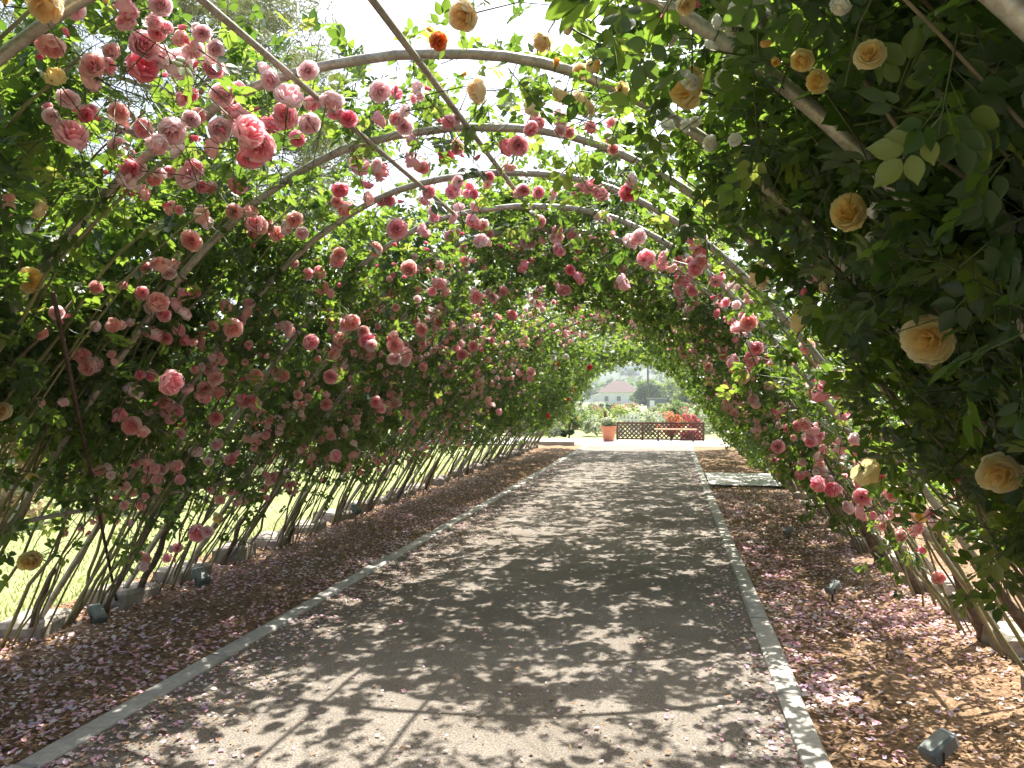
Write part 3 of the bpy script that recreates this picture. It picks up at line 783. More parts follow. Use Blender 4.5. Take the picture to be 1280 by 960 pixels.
# --- how thick the leaves grow on each stretch of the tunnel
def dens(a, Y):
    b = np.abs(a); z = np.interp(b, _ad, _zd); X = CX + np.sign(a) * np.interp(b, _ad, _od)
    left = a < 0
    d = np.where(left, np.clip((z - .50) / .35, 0, 1), np.clip((z - np.where(Y < 3.9, .85, np.where(Y < 7.6, 1.22, np.where(Y < 9, .45, .12)))) / .35, .0, 1))
    d = d + np.where(~left & (Y < 7.6) & (z > .62) & (z < 1.3), .14, 0)
    d = d * np.where(z > 2.72, np.where(Y > 5.9, 1.12, .62), 1.0)
    d = d * np.where(left & (z < 1.15), .62, 1)
    d = d * np.where(~left & (z <= 2.5) & (Y > 3.9), .82, 1)
    d = d * np.where(~left & (z < 2.52) & (Y > 4.1) & (Y < 6.5), np.where(z > 1.65, .16, .5), 1)
    d = d * np.where((a > 0) & (z > 2.45) & (Y > 3.4) & (Y < 8), .72, 1)
    d = d * np.where((X > -.75) & (X < .30) & (z > 2.45) & (Y < 4.2), .58, 1)
    d = d * np.where(left & (Y < 4.8) & (z > 1.15) & (z < 2.6), 1.5, 1)
    d = d * np.where(~left & (Y < 3.9) & (z > 1.0) & (z < 2.75), 2.1, 1)
    # openings in the roof and in the near left wall
    d = d * np.where((X > -1.78) & (X < -.72) & (Y > 1.4) & (Y < 3.7), .09, 1)
    d = d * np.where((X < -2.0) & (X > -2.85) & (Y > 2.7) & (Y < 4.3) & (z > 1.9) & (z < 2.6), .50, 1)
    d = d * np.where(left & (Y < 4.6) & (z < 1.15), .8, 1)
    d = d * np.where((X > -2.2) & (X < .65) & (Y > 4.3) & (Y < 5.85) & (z > 2.3), .10, 1)
    d = d * np.where((X > -2.2) & (X < -1.2) & (Y > 7.6) & (Y < 11.5), .5, 1)
    d = d * np.where((Y > 11) & (Y < 17.5) & (z > 2.72) & (X < -.45), .42, 1)
    d = d * np.where((Y > 17) & (Y < 21.5) & (z > 2.80) & (X < -.5), .30, 1)
    d = d * np.where((Y > 8) & (z > 2.6) & (X > -.9), 1.3, 1)
    return d

def make_shoots(n, y0, y1):
    a = rng.uniform(-ARC, ARC, n) if OUT is None else rng.uniform(min(OUT), max(OUT), n)
    Y = rng.uniform(y0, y1, n)
    # patchy growth
    ph = np.sin(a * 5.1 + 1.7 * np.sin(Y * 2.3)) * np.sin(Y * 3.7 + 2.1 * np.sin(a * 2.2))
    keep = rng.uniform(0, 1.6, n) < dens(a, Y) * (1 + .55 * ph)
    a, Y = a[keep], Y[keep]
    zz = np.interp(np.abs(a), _ad, _zd)
    d = rng.normal(0, 1, len(a)) * np.where(Y > 9, .085, .13) + np.where(Y < 12, .13, .13 - .018 * (Y - 12))
    d = np.where((zz > 2.6) & (Y < 12), rng.normal(.22 - np.clip((Y - 3.5) * .04, 0, .14), .13, len(a)), d)
    d = d + np.where((a > 0) & (zz > 2.0) & (Y < 3.6), .05, 0)
    near_r = (a > arc_at(2.0)) & (zz > 1.15) & (Y < 3.0)
    d = np.where(near_r, np.maximum(rng.normal(.08, .11, len(a)), -.14), d)
    if OUT is not None: d = rng.normal(.58, .12, len(a))
    P, N, T = shell(a, Y, d)
    return a, Y, P, N, T


def grow(n, y0, y1, nl0, nl1, lsize, far):
    a, Y, P, N, T = make_shoots(n, y0, y1)
    k = len(a)
    D = norm(N * rng.normal(.15, .5, (k, 1)) + T * rng.normal(.25, .6, (k, 1)) + np.array([0, 1, 0]) * rng.normal(0, .75, (k, 1)))
    Ls = rng.uniform(.18, .48, k) * np.where(Y > 9, .68, 1)
    nl = rng.integers(nl0, nl1 + 1, k)
    idx = np.repeat(np.arange(k), nl)
    m = len(idx)
    t = rng.uniform(0, 1, m)
    pos = P[idx] + D[idx] * (Ls[idx] * t)[:, None]
    pos[:, 2] -= (Ls[idx] * t) ** 2 * .7
    rd = norm(D[idx] * .45 + rng.normal(0, .7, (m, 3)) + np.array([0, 0, -.15]))
    nn = N[idx] * .55 + np.array([.1, .2, .55]) + rng.normal(0, .52, (m, 3))
    nn = norm(nn - rd * (nn * rd).sum(1)[:, None])
    sz = lsize * rng.uniform(.72, 1.25, m)
    young = rng.uniform(0, 1, m) < np.where(t > .75, .22, .05)
    # which plant carries the shoot
    sh_pl = np.zeros(k, int)
    for i in range(k):
        side = -1 if a[i] < 0 else 1
        if abs(a[i]) < .25: side = random.choice((-1, 1))
        best, bd = 0, 9e9
        for j, p in enumerate(plants):
            if p.side != side: continue
            dd = abs(p.Y - Y[i]) + random.uniform(0, .7) + (0 if p.kind not in 'WR' else .5)
            if side > 0 and Y[i] < 4.6 and p.kind == 'P': dd += .6
            if dd < bd: best, bd = j, dd
        sh_pl[i] = best
    return dict(P=P, D=D, L=Ls, pl=sh_pl), dict(pos=pos, rd=rd, nn=nn, sz=sz, young=young, pl=sh_pl[idx], far=far)

OUT = None
def outer(n, y0, y1, a0, a1):
    global OUT
    OUT = (a0, a1)
    g = grow(n, y0, y1, 7, 10, .135, True)
    OUT = None
    return g
groups = [grow(4300, .1, 4.5, 8, 12, .096, False), grow(6400, 4.5, 9.5, 8, 11, .100, False),
          grow(6800, 9.5, 16, 6, 9, .108, True), grow(6800, 16, 25.6, 6, 8, .118, True),
          outer(2100, .3, 4.2, arc_at(2.45), arc_at(.95)), outer(200, 4.4, 9, arc_at(2.9), arc_at(2.3)), outer(500, 9, 25, arc_at(2.7), arc_at(.7)), outer(1500, 4, 24, -arc_at(2.5), -arc_at(.9)), outer(900, .3, 4.6, -arc_at(2.5), -arc_at(1.0))]

# short leafy sprays that carry the blooms
def sprays():
    B = np.array(ALL_BLOOMS); k = len(B)
    D = norm(-B[:, 3:6] + rng.normal(0, .45, (k, 3)) + np.array([0, 0, .35]))
    nl = rng.integers(3, 8, k); idx = np.repeat(np.arange(k), nl); m = len(idx); t = rng.uniform(.10, .42, m)
    pos = B[idx, :3] + D[idx] * t[:, None] + rng.normal(0, .03, (m, 3))
    rd = norm(rng.normal(0, .8, (m, 3)) - B[idx, 3:6] * .2)
    nn = B[idx, 3:6] * .3 + np.array([0, .1, .5]) + rng.normal(0, .5, (m, 3)); nn = norm(nn - rd * (nn * rd).sum(1)[:, None])
    pl = np.array(BLOOM_PLANT)
    return dict(P=B[:, :3], D=D, L=np.full(k, .42), pl=pl), dict(pos=pos, rd=rd, nn=nn, sz=.092 * rng.uniform(.75, 1.2, m), young=rng.uniform(0, 1, m) < .2, pl=pl[idx], far=False)
groups.insert(0, sprays())

# leaves give way to the open blooms
BL = np.array(ALL_BLOOMS)
BL = BL[np.argsort(BL[:, 1])]
for S, L in groups:
    P = L['pos']; keep = np.ones(len(P), bool)
    order = np.argsort(P[:, 1])
    for ch in np.array_split(order, max(1, len(order) // 1500)):
        q = P[ch]
        b = BL[np.searchsorted(BL[:, 1], q[:, 1].min() - .6):np.searchsorted(BL[:, 1], q[:, 1].max() + .6)]
        if not len(b): continue
        r = q[:, None] - b[None, :, :3]
        t = np.clip((r * b[None, :, 3:6]).sum(-1), -.03, np.where(b[None, :, 6] > .1, .62, .42))
        dd = np.linalg.norm(r - t[..., None] * b[None, :, 3:6], axis=-1)
        keep[ch] = ~(dd < np.where(b[None, :, 6] > .1, b[None, :, 6] * .72 + .05, b[None, :, 6] * .66 + .025)).any(1)
    for key in ('pos', 'rd', 'nn', 'sz', 'young', 'pl'): L[key] = L[key][keep]

def leaf_arrays(L, sel, Tv, Tf):
    pos, rd, nn, sz = L['pos'][sel], L['rd'][sel], L['nn'][sel], L['sz'][sel]
    W = np.cross(nn, rd)
    V = pos[:, None] + sz[:, None, None] * (Tv[None, :, 0:1] * rd[:, None] + Tv[None, :, 1:2] * W[:, None] + Tv[None, :, 2:3] * nn[:, None])
    F = (Tf[None] + (np.arange(len(pos)) * len(Tv))[:, None, None]).reshape(-1, 3)
    return V.reshape(-1, 3), F

n_single = 0
for j, p in enumerate(plants):
    Vs, Fs, Ms, off = [], [], [], 0
    for S, L in groups:
        mine = np.where(L['pl'] == j)[0]
        if not len(mine): continue
        dist = np.linalg.norm(L['pos'][mine] - CAMP, axis=1)
        mine = mine[dist > np.where(L['pos'][mine][:, 2] < 1.1, 2.6, 1.35)]
        if not len(mine): continue
        px, py, pz = proj(L['pos'][mine])
        dist = np.linalg.norm(L['pos'][mine] - CAMP, axis=1)
        view = (px > -30) & (px < 1310) & (py > -30) & (py < 990) & (pz > .8) & (dist < 4.6)
        cand = np.where(view)[0]
        cand = cand[np.argsort(dist[cand])][:300]
        single = np.zeros(len(mine), bool); single[cand] = True
        for i in mine[single]:
            rdv, nv = L['rd'][i], L['nn'][i]
            wv = np.cross(nv, rdv); s = L['sz'][i]; q = L['pos'][i] - p.base
            mw = Matrix(((rdv[0] * s, wv[0] * s, nv[0] * s, q[0]), (rdv[1] * s, wv[1] * s, nv[1] * s, q[1]), (rdv[2] * s, wv[2] * s, nv[2] * s, q[2]), (0, 0, 0, 1)))
            link("leaf", near_leaf[2 * random.randrange(6) + int(L['young'][i])], p.root, mw=mw)
            n_single += 1
        rest = mine[~single]
        five = rng.uniform(size=len(rest)) < .6
        for sel, (tv, tf) in ((rest[five], FT[0] if L['far'] else (T1v, T1f)), (rest[~five], FT[1] if L['far'] else (T3v, T3f))):
            if not len(sel): continue
            V, F = leaf_arrays(L, sel, tv, tf)
            Vs.append(V - p.base); Fs.append(F + off); off += len(V)
            Ms.append(np.repeat(L['young'][sel].astype(int), len(tf)))
    if Vs:
        link("foliage", np_mesh("foliage", np.concatenate(Vs), np.concatenate(Fs), [M['leaf'], M['leaf_young']], np.concatenate(Ms), smooth=False), p.root)['kind'] = 'stuff'
    # thin leafy shoots that carry the leaves
    V2, F2, o2 = [], [], 0
    for S, L in groups[:3]:
        mine = np.where(S['pl'] == j)[0]
        mine = mine[np.linalg.norm(S['P'][mine] - CAMP, axis=1) > 1.6]
        if not len(mine): continue
        P0, D, Ln = S['P'][mine], S['D'][mine], S['L'][mine]
        A = norm(np.cross(D, np.array([.3, .5, .8]))); B = np.cross(D, A)
        ring = []
        for t in (0, .5, 1):
            c = P0 + D * (Ln * t)[:, None]; c[:, 2] -= (Ln * t) ** 2 * .7
            rr = .0032 * (1 - .5 * t)
            for q in range(3):
                ring.append(c + rr * (A * math.cos(q * 2.094) + B * math.sin(q * 2.094)))
        V = np.stack(ring, 1)
        f = np.array([(l * 3 + q, l * 3 + (q + 1) % 3, l * 3 + 3 + (q + 1) % 3, l * 3 + 3 + q) for l in range(2) for q in range(3)])
        V2.append(V.reshape(-1, 3) - p.base); F2.append((f[None] + (np.arange(len(mine)) * 9)[:, None, None]).reshape(-1, 4) + o2); o2 += len(mine) * 9
    if V2:
        link("shoots", np_mesh("shoots", np.concatenate(V2), np.concatenate(F2), [M['stem']]), p.root)['kind'] = 'stuff'
print("single leaves", n_single)


# ------------------------------------------------------------------ small garden spotlights in the beds
M['lamp_grey'] = solid("lamp_housing_grey", [(.3, (.16, .18, .17)), (.7, (.24, .26, .25))], 20, .5, .1, .002, metallic=.3)
M['lamp_green'] = solid("lamp_housing_green", [(.3, (.09, .115, .095)), (.7, (.14, .165, .14))], 20, .55, .1, .002)
M['glass'] = solid("lamp_glass", [(.3, (.55, .60, .62)), (.7, (.66, .70, .72))], 6, .12, 0, spec=.6)
def spotlight(x, y, z, rz, mat, s, label):
    t = thing("garden_spotlight", (x, y, 0), label, "garden light", "low garden spotlights in the beds")
    t.rotation_euler.z = rz
    tilt = Matrix.Rotation(R(-28), 3, 'Y')
    MB().box((0, 0, z), (.19 * s, .12 * s, .10 * s), bevel=.012, rot=tilt).obj("housing", mat, t)
    MB().box((.102 * s * math.cos(R(28)), 0, z + .102 * s * math.sin(R(28))), (.012, .10 * s, .085 * s), bevel=.003, rot=tilt).obj("lens", M['glass'], t)
    MB().tube([(0, 0, -.05), (0, 0, z - .03 * s)], .008, 7).obj("stake", M['rust'], t, smooth=True)
    MB().tube([(-.02, -.066 * s, z), (-.02, -.066 * s, z - .06 * s), (-.02, .066 * s, z - .06 * s), (-.02, .066 * s, z)], .005, 5).obj("bracket", M['rust'], t)
spotlight(1.13, 3.78, .085, .55, M['lamp_grey'], .75, "grey box spotlight on the right bed, nearest the camera")
spotlight(1.24, 6.66, .11, .7, M['lamp_grey'], .6, "grey spotlight on a thin stake midway along the right bed")
spotlight(1.29, 9.43, .10, .7, M['lamp_grey'], .6, "grey spotlight standing farthest back on the right bed")
spotlight(-3.93, 6.2, .07, 2.6, M['lamp_green'], .85, "green-grey spotlight beside the left row, second from the near end")
spotlight(-3.99, 5.02, .06, 2.6, M['lamp_green'], .75, "dark green spotlight at the left edge, lowest in the picture")
spotlight(-3.88, 9.5, .19, 2.5, M['lamp_green'], .75, "greenish spotlight farthest along the left row")

# ------------------------------------------------------------------ trees and shrubs
def leaf_mat(n, a, b, ta, tb, trans=.35):
    M[n] = leafy(n, a, b, ta, tb, trans, .6, .2)
leaf_mat('tree_green', (.045, .085, .02), (.09, .14, .035), (.18, .32, .05), (.32, .46, .08))
leaf_mat('tree_lime', (.09, .14, .03), (.15, .19, .05), (.32, .46, .07), (.48, .58, .12))
leaf_mat('tree_dark', (.028, .055, .018), (.055, .09, .028), (.10, .18, .03), (.18, .28, .05))
leaf_mat('pine_needle', (.06, .085, .03), (.13, .15, .055), (.20, .24, .07), (.34, .36, .12), .25)
leaf_mat('grey_green', (.16, .20, .12), (.26, .29, .18), (.3, .38, .18), (.42, .48, .25))
leaf_mat('straw', (.34, .26, .15), (.46, .36, .22), (.5, .38, .2), (.6, .46, .28), .25)
leaf_mat('bract_red', (.72, .12, .07), (.80, .20, .12), (.9, .18, .10), (.95, .28, .16))
leaf_mat('bract_pink', (.72, .06, .18), (.80, .12, .26), (.9, .08, .24), (.95, .16, .32))
leaf_mat('flower_white', (.74, .73, .68), (.84, .83, .78), (.8, .8, .7), (.9, .9, .8))

def leaf_cloud(centres, rad, n, size, flat=.8, squash=(1, 1, .8), droop=0.0):
    c = centres[rng.integers(0, len(centres), n)]
    d = norm(rng.normal(size=(n, 3)))
    rr = rng.uniform(.35, 1, n) ** .5
    P = c[:, :3] + d * (rr * c[:, 3] * rad)[:, None] * np.array(squash)
    N = norm(d * .5 + np.array([0, 0, .6]) + rng.normal(0, .5, (n, 3)))
    A = norm(rng.normal(size=(n, 3)) + np.array([0, 0, -droop])); A = norm(A - N * (A * N).sum(1)[:, None]); B = np.cross(N, A)
    s = size * rng.uniform(.6, 1.3, n)[:, None]
    V = np.stack([P - A * s, P - B * s * .45 * flat, P + A * s, P + B * s * .45 * flat], 1).reshape(-1, 3)
    return V, np.arange(4 * n).reshape(-1, 4)

def tree(x, y, z0, h, cr, nleaf, size, mat, label, cat="tree", name="tree", group=None, trunk_r=None, low=.35, kcl=40, shape='round', spread=1.0, mats2=None):
    t = thing(name, (x, y, z0), label, cat, group)
    cl = []
    limbs = MB()
    tr = trunk_r or h * .022
    tp = [(0, 0, -.1)]
    for i in range(1, 6):
        tp.append((random.uniform(-.03, .03) * h * .5, random.uniform(-.03, .03) * h * .5, h * low * 1.6 * i / 5))
    for i in range(kcl):
        a = random.uniform(0, 6.28)
        f = random.random()
        zz = h * (low + (1 - low) * (f ** .8) * .95)
        if shape == 'round': rr = cr * math.sqrt(max(.05, 1 - ((zz / h - (low + 1) / 2) / ((1 - low) / 1.9)) ** 2)) * random.uniform(.45, 1)
        elif shape == 'cone': rr = cr * (1.02 - (zz / h)) * random.uniform(.5, 1.1)
        else: rr = cr * random.uniform(.3, 1)
        cl.append((rr * math.cos(a), rr * math.sin(a), zz, random.uniform(.22, .42) * cr * spread))
    cl = np.array(cl)
    limbs.tube(tp, np.linspace(tr * 1.3, tr * .5, 6), 8)
    for c in cl[:: max(1, kcl // 12)]:
        b = tp[random.randint(2, 5)]
        mid = ((b[0] + c[0]) * .5, (b[1] + c[1]) * .5, (b[2] * .6 + c[2] * .4))
        limbs.tube([b, mid, tuple(c[:3])], [tr * .4, tr * .25, tr * .08], 5)
    limbs.obj("trunk", M['bark'], t, smooth=True)
    V, F = leaf_cloud(cl, 1.0, nleaf, size)
    link("crown", np_mesh("crown", V, F, [M[mat]], smooth=False), t)
    if mats2:
        V, F = leaf_cloud(cl, 1.06, int(nleaf * mats2[1]), size * mats2[2])
        link("flowers", np_mesh("flowers", V, F, [M[mats2[0]]], smooth=False), t)['kind'] = 'stuff'
    return t

# the pine behind the roof opening
pine = thing("pine_tree", (-13.2, 19.5, -.05), "tall pine with a curving red-brown limb, seen through the roof opening", "pine tree")
M['pine_bark'] = solid("pine_bark", [(.3, (.14, .065, .04)), (.7, (.28, .14, .085))], 6, .9, .6, .03)
MB().tube([(0, 0, -.2), (.1, 0, 3), (-.2, .2, 6.5), (.2, 0, 10), (.1, .1, 14.5)], [.34, .30, .26, .18, .06], 10).obj("trunk", M['pine_bark'], pine, smooth=True)
MB().tube([(.05, 0, 12.2), (1.4, -.5, 11.9), (2.4, -.8, 10.6), (2.9, -1.0, 9.4), (3.9, -1.2, 8.9), (4.6, -1.3, 8.8)], [.14, .12, .10, .085, .06, .03], 8).obj("limb", M['pine_bark'], pine, smooth=True)
cl = []
for i in range(95):
    a = random.uniform(0, 6.28); zz = random.uniform(6.2, 15); rr = random.uniform(.6, 1.0) * (5.2 if zz < 12 else 3.4)
    cl.append((rr * math.cos(a), rr * math.sin(a) * .9, zz + random.uniform(-.4, .4), random.uniform(.6, 1.1)))
for q in ((3.9, -1.2, 9.0, .8), (4.6, -1.3, 8.9, .7), (2.6, -.9, 9.8, .7), (4.2, -1, 8.2, .7), (1.5, -.6, 12.2, .9), (3.2, -1, 11.4, .7)): cl.append(q)
cl = np.array(cl)
lm = MB()
for c in cl[::6]: lm.tube([(0, 0, c[2] - 1.2), (c[0] * .5, c[1] * .5, c[2] - .5), tuple(c[:3])], [.08, .06, .02], 5)
lm.obj("branches", M['pine_bark'], pine, smooth=True)
V, F = leaf_cloud(cl, 1.0, 72000, .15, .22, (1.15, 1.15, .6))
link("crown", np_mesh("crown", V, F, [M['pine_needle']], smooth=False), pine)

gl = "trees and hedges behind the left wall"
lt = [(-13, 9, 2.5, 2.2, 'tree_green', "round"), (-11.5, 14.5, 2.5, 2.0, 'tree_green', "round"), (-17, 14, 3.3, 2.8, 'tree_dark', "round"), (-10.5, 22, 3.0, 2.2, 'tree_green', "round"),
      (-15.5, 21, 3.6, 2.8, 'tree_dark', "round"), (-21, 8, 3.3, 3.2, 'tree_dark', "round"), (-9.0, 30, 3.6, 2.4, 'tree_green', "round"), (-22, 24, 5.2, 4.2, 'tree_dark', "round")]
lb = ["mid-green bushy tree beyond the lawn, nearest on the left", "second bushy green tree beyond the lawn on the left", "dark broad tree behind the second bushy one on the left", "mid-green tree farther along beyond the lawn on the left",
      "dark tree behind the mid-green ones on the left", "dark tree at the far left edge of the garden", "green tree beside the far end of the tunnel on the left", "tallest dark tree in the left background"]
for (x, y, h, r_, m_, sh), l_ in zip(lt, lb):
    tree(x, y, -.05, h, r_, 6500, .13, m_, l_, group=gl, low=.12, kcl=46)
for (x, y, h, r_), l_ in zip(((-8.2, 8.6, 1.5, .75), (-7.6, 10.6, 1.2, .7)), ("straw-coloured dry bush on the lawn behind the left canes", "smaller dry bush on the lawn, behind the straw-coloured one")):
    tree(x, y, -.03, h, r_, 2600, .09, 'straw', l_, "bush", "dry_bush", "dry bushes on the lawn", low=.1, kcl=24)
gr = "trees and hedges behind the right wall"
rtl = [(7.0, 6.5, 3.4, 2.2, 'tree_green'), (6.4, 10.5, 3.8, 2.3, 'tree_lime'), (7.5, 14.8, 4.0, 2.4, 'tree_green'), (6.4, 19.5, 3.6, 2.2, 'tree_lime'), (8.5, 24, 4.4, 2.8, 'tree_green'), (12, 12, 6, 3.4, 'tree_dark'), (5.8, 3.0, 3.0, 1.8, 'tree_green')]
for k, (x, y, h, r_, m_) in enumerate(rtl):
    tree(x, y, -.05, h, r_, 6000, .12, m_, f"{ {'tree_green': 'mid-green', 'tree_lime': 'bright lime-green', 'tree_dark': 'tall dark'}[m_] } bushy tree outside the right wall, {['second','third','fourth','fifth','sixth','hindmost and tallest','first'][k]} from the camera",
         group=gr, low=.08, kcl=44)

# ------------------------------------------------------------------ the far end: pot, fence, bench, bougainvillea
M['terracotta'] = solid("terracotta", [(.3, (.42, .15, .08)), (.7, (.52, .21, .12))], 7, .8, .2, .004)
M['dark_wood'] = solid("dark_stained_wood", [(.3, (.07, .030, .022)), (.7, (.12, .055, .04))], 12, .7, .3, .004)
M['bench_wood'] = solid("weathered_bench_wood", [(.3, (.36, .25, .15)), (.7, (.50, .37, .24))], 9, .8, .3, .004)
t = thing("flower_pot", (-2.2, 29.15, .012), "terracotta pot at the far end of the path, left of the lattice fence", "pot")
MB().lathe((0, 0, 0), [(0, 0), (.18, 0), (.20, .03), (.255, .46), (.285, .46), (.29, .55), (.25, .55), (.245, .48), (0, .48)], 22).obj("body", M['terracotta'], t, smooth=False)
t = thing("potted_plant", (-2.2, 29.15, .49), "pale green leafy plant growing in the terracotta pot", "plant")
V, F = leaf_cloud(np.array([(0, 0, .14, .2), (.12, .05, .18, .16), (-.12, -.04, .2, .18), (.02, -.1, .24, .15)]), 1.1, 520, .06)
link("leaves", np_mesh("leaves", V, F, [M['grey_green']], smooth=False), t)
MB().tube([(0, 0, 0), (.02, 0, .25)], .012, 5).obj("stem", M['stem'], t)
V, F = leaf_cloud(np.array([(.05, 0, .3, .16), (-.1, 0, .28, .14)]), 1.0, 60, .035)
link("flowers", np_mesh("flowers", V, F, [M['flower_white']], smooth=False), t)['kind'] = 'stuff'

FY = 30.1
fence = thing("lattice_fence", (-.4, FY, .012), "low dark brown lattice fence across the far end of the path", "fence")
px_ = [-1.95, -1.02, .02, 1.18]
for x in px_: MB().box((x + .4, 0, .34), (.085, .085, .68), bevel=.01).obj("post", M['dark_wood'], fence)
for a, b in zip(px_[:-1], px_[1:]):
    for z, hh_ in ((.63, .07), (.045, .06)):
        MB().box(((a + b) / 2 + .4, 0, z), (b - a - .09, .05, hh_)).obj("rail", M['dark_wood'], fence)
    lat = MB(); w_ = b - a - .10; x0 = a + .05 + .4; z0, z1 = .08, .59; hgt = z1 - z0
    for sgn, yy in ((1, .012), (-1, -.012)):
        s = -hgt
        while s < w_:
            p0, p1 = max(s, 0), min(s + hgt, w_)
            if p1 - p0 > .03:
                za, zb = z0 + (p0 - s), z0 + (p1 - s)
                if sgn < 0: za, zb = z1 - (p0 - s), z1 - (p1 - s)
                L_ = math.hypot(p1 - p0, zb - za)
                lat.box((x0 + (p0 + p1) / 2, yy, (za + zb) / 2), (L_, .016, .05), rot=Matrix.Rotation(-math.atan2(zb - za, p1 - p0), 3, 'Y'))
            s += .165
    lat.obj("lattice", M['dark_wood'], fence)['kind'] = 'stuff'
t = thing("gate_post", (-2.42, 30.3, .0), "tall dark wooden post left of the terracotta pot", "post")
MB().box((0, 0, .52), (.10, .10, 1.04), bevel=.012).obj("shaft", M['dark_wood'], t)
MB().box((0, 0, 1.065), (.14, .14, .04), bevel=.012).obj("cap", M['dark_wood'], t)

t = thing("bench", (.18, 29.55, .012), "light wooden bench in front of the lattice fence", "bench")
for k in range(3): MB().box((0, -.13 + .13 * k, .43), (1.5, .115, .04), bevel=.006).obj("seat_board", M['bench_wood'], t)
for sx in (-.62, .62):
    for sy in (-.13, .13): MB().box((sx, sy, .195), (.06, .06, .39)).obj("leg", M['dark_wood'], t)
    MB().box((sx, 0, .36), (.05, .2, .05)).obj("brace", M['dark_wood'], t)

def bougain(x, y, h, r_, mat, label, nl=2600):
    t = thing("bougainvillea", (x, y, -.05), label, "flowering shrub", "bougainvilleas behind the lattice fence")
    cl = np.array([(random.gauss(0, r_ * .45), random.gauss(0, r_ * .35), h * random.uniform(.25, .85), r_ * random.uniform(.3, .55)) for _ in range(16)])
    V, F = leaf_cloud(cl, 1.0, int(nl * .5), .06); link("leaves", np_mesh("leaves", V, F, [M['tree_green']], smooth=False), t)
    V, F = leaf_cloud(cl, 1.1, nl, .05); link("flowers", np_mesh("flowers", V, F, [M[mat]], smooth=False), t)['kind'] = 'stuff'
    m = MB()
    for c in cl[::3]: m.tube([(0, 0, -.05), (c[0] * .4, c[1] * .4, c[2] * .6), tuple(c[:3])], [.02, .015, .006], 5)
    m.obj("stems", M['bark'], t)
bougain(.02, 31.2, 1.2, .40, 'bract_red', "orange-red bougainvillea behind the bench", 1500)
bougain(.78, 31.0, 1.1, .33, 'bract_pink', "magenta bougainvillea behind the bench, right of the orange-red one", 1200)
bougain(.75, 30.5, .40, .33, 'bract_pink', "low red-pink bougainvillea spilling at the foot of the fence", 900)

# raised step on the left of the terrace
t = tag(link("kerb_step", MB().box((0, 0, .06), (1.9, .3, .14), bevel=.012, jit=.003).mesh("kerb_step", [M['kerb']]), None, (-4.1, 26.68, 0)), None, None, None, 'structure')

# garden between fence and house
sh = [(-3.9, 31.4, 1.9, .42, 'tree_dark', 'cone', 3000, .07, "narrow dark green conical shrub beside the far end of the tunnel", None),
      (-4.7, 31.2, .9, .55, 'grey_green', 'round', 1500, .06, "pale grey-green shrub left of the dark conical one", 'flower_white'),
      (-3.0, 33.5, .85, .6, 'grey_green', 'round', 1600, .06, "white-flowered bush left of the tall post", 'flower_white'),
      (-2.6, 37, 1.15, .7, 'tree_lime', 'round', 1600, .07, "lime-green bush behind the terracotta pot", None),
      (-1.2, 36, 1.0, .75, 'grey_green', 'round', 1600, .07, "bush full of white flowers above the left lattice panel", 'flower_white'),
      (.1, 39, 1.2, .6, 'tree_dark', 'round', 1600, .07, "dark green bush behind the middle of the fence", None),
      (1.4, 37, 1.0, .8, 'grey_green', 'round', 1600, .07, "grey-green bush behind the bench on the right", 'flower_white'),
      (2.9, 34, 1.3, .8, 'tree_lime', 'round', 1800, .07, "lime-green bush at the right end of the lattice fence", None),
      (-6.2, 34, 1.5, 1.0, 'tree_green', 'round', 1800, .08, "green shrub at the left of the far garden", None),
      (-5.5, 44, 1.4, 1.1, 'grey_green', 'round', 1800, .09, "pale broad bush in the middle of the far garden", 'flower_white'),
      (2.4, 46, 1.3, 1.2, 'grey_green', 'round', 1800, .09, "pale bush on the right of the far garden", 'flower_white'),
      (4.6, 32, 1.6, 1.0, 'tree_green', 'round', 1800, .08, "green shrub right of the terrace", None)]
for x, y, h, r_, m_, shp, n_, s_, l_, fl in sh:
    tree(x, y, -.05, h, r_, n_, s_, m_, l_, "shrub", "garden_shrub", "shrubs in the garden beyond the fence", low=.05, kcl=26, shape=shp, mats2=(fl, .45, .7) if fl else None)
random.seed(31)
bx = []
for k in range(34):
    y = random.uniform(33, 95); x = random.uniform(-.34, .13) * y * .55 + random.uniform(-1.5, 1.5) + .02 * y
    bx.append((x, y))
for k, (x, y) in enumerate(sorted(bx, key=lambda q: q[1])):
    fl = (None, 'flower_white', None, 'bract_pink')[k % 4]
    tree(x, y, -.05, random.uniform(.65, 1.0) * (1 if y < 60 else 1.15), random.uniform(.6, 1.2), 900, .09 if y < 60 else .14, ('tree_lime', 'grey_green', 'tree_green')[k % 3],
         f"rounded {('leafy green', 'white-flowered', 'plain green', 'pink-flowered')[k % 4]} bush in the garden, {ORD[k] if k < 32 else ('second last', 'last')[k - 32]} of these from the fence", "shrub", "garden_bush", "rose bushes in the garden beyond the fence", low=.05, kcl=18, mats2=(fl, .4, .8) if fl else None)
M['white_paint'] = solid("white_paint", [(.3, (.70, .70, .69)), (.7, (.80, .80, .79))], 3, .7, .1, .003)
for k, (x, y, l_) in enumerate(((-1.75, 34.2, "white picket panel behind the terracotta pot"), (-.35, 38, "white picket panel farther back in the garden"))):
    t = thing("picket_panel", (x, y, -.05), l_, "picket fence", "white picket panels in the far garden")
    for i in range(6): MB().box((-.4 + .16 * i, 0, .46), (.07, .025, .92), bevel=.005).obj("picket", M['white_paint'], t)
    for z in (.25, .7): MB().box((0, .028, z), (1.0, .028, .06)).obj("rail", M['white_paint'], t)

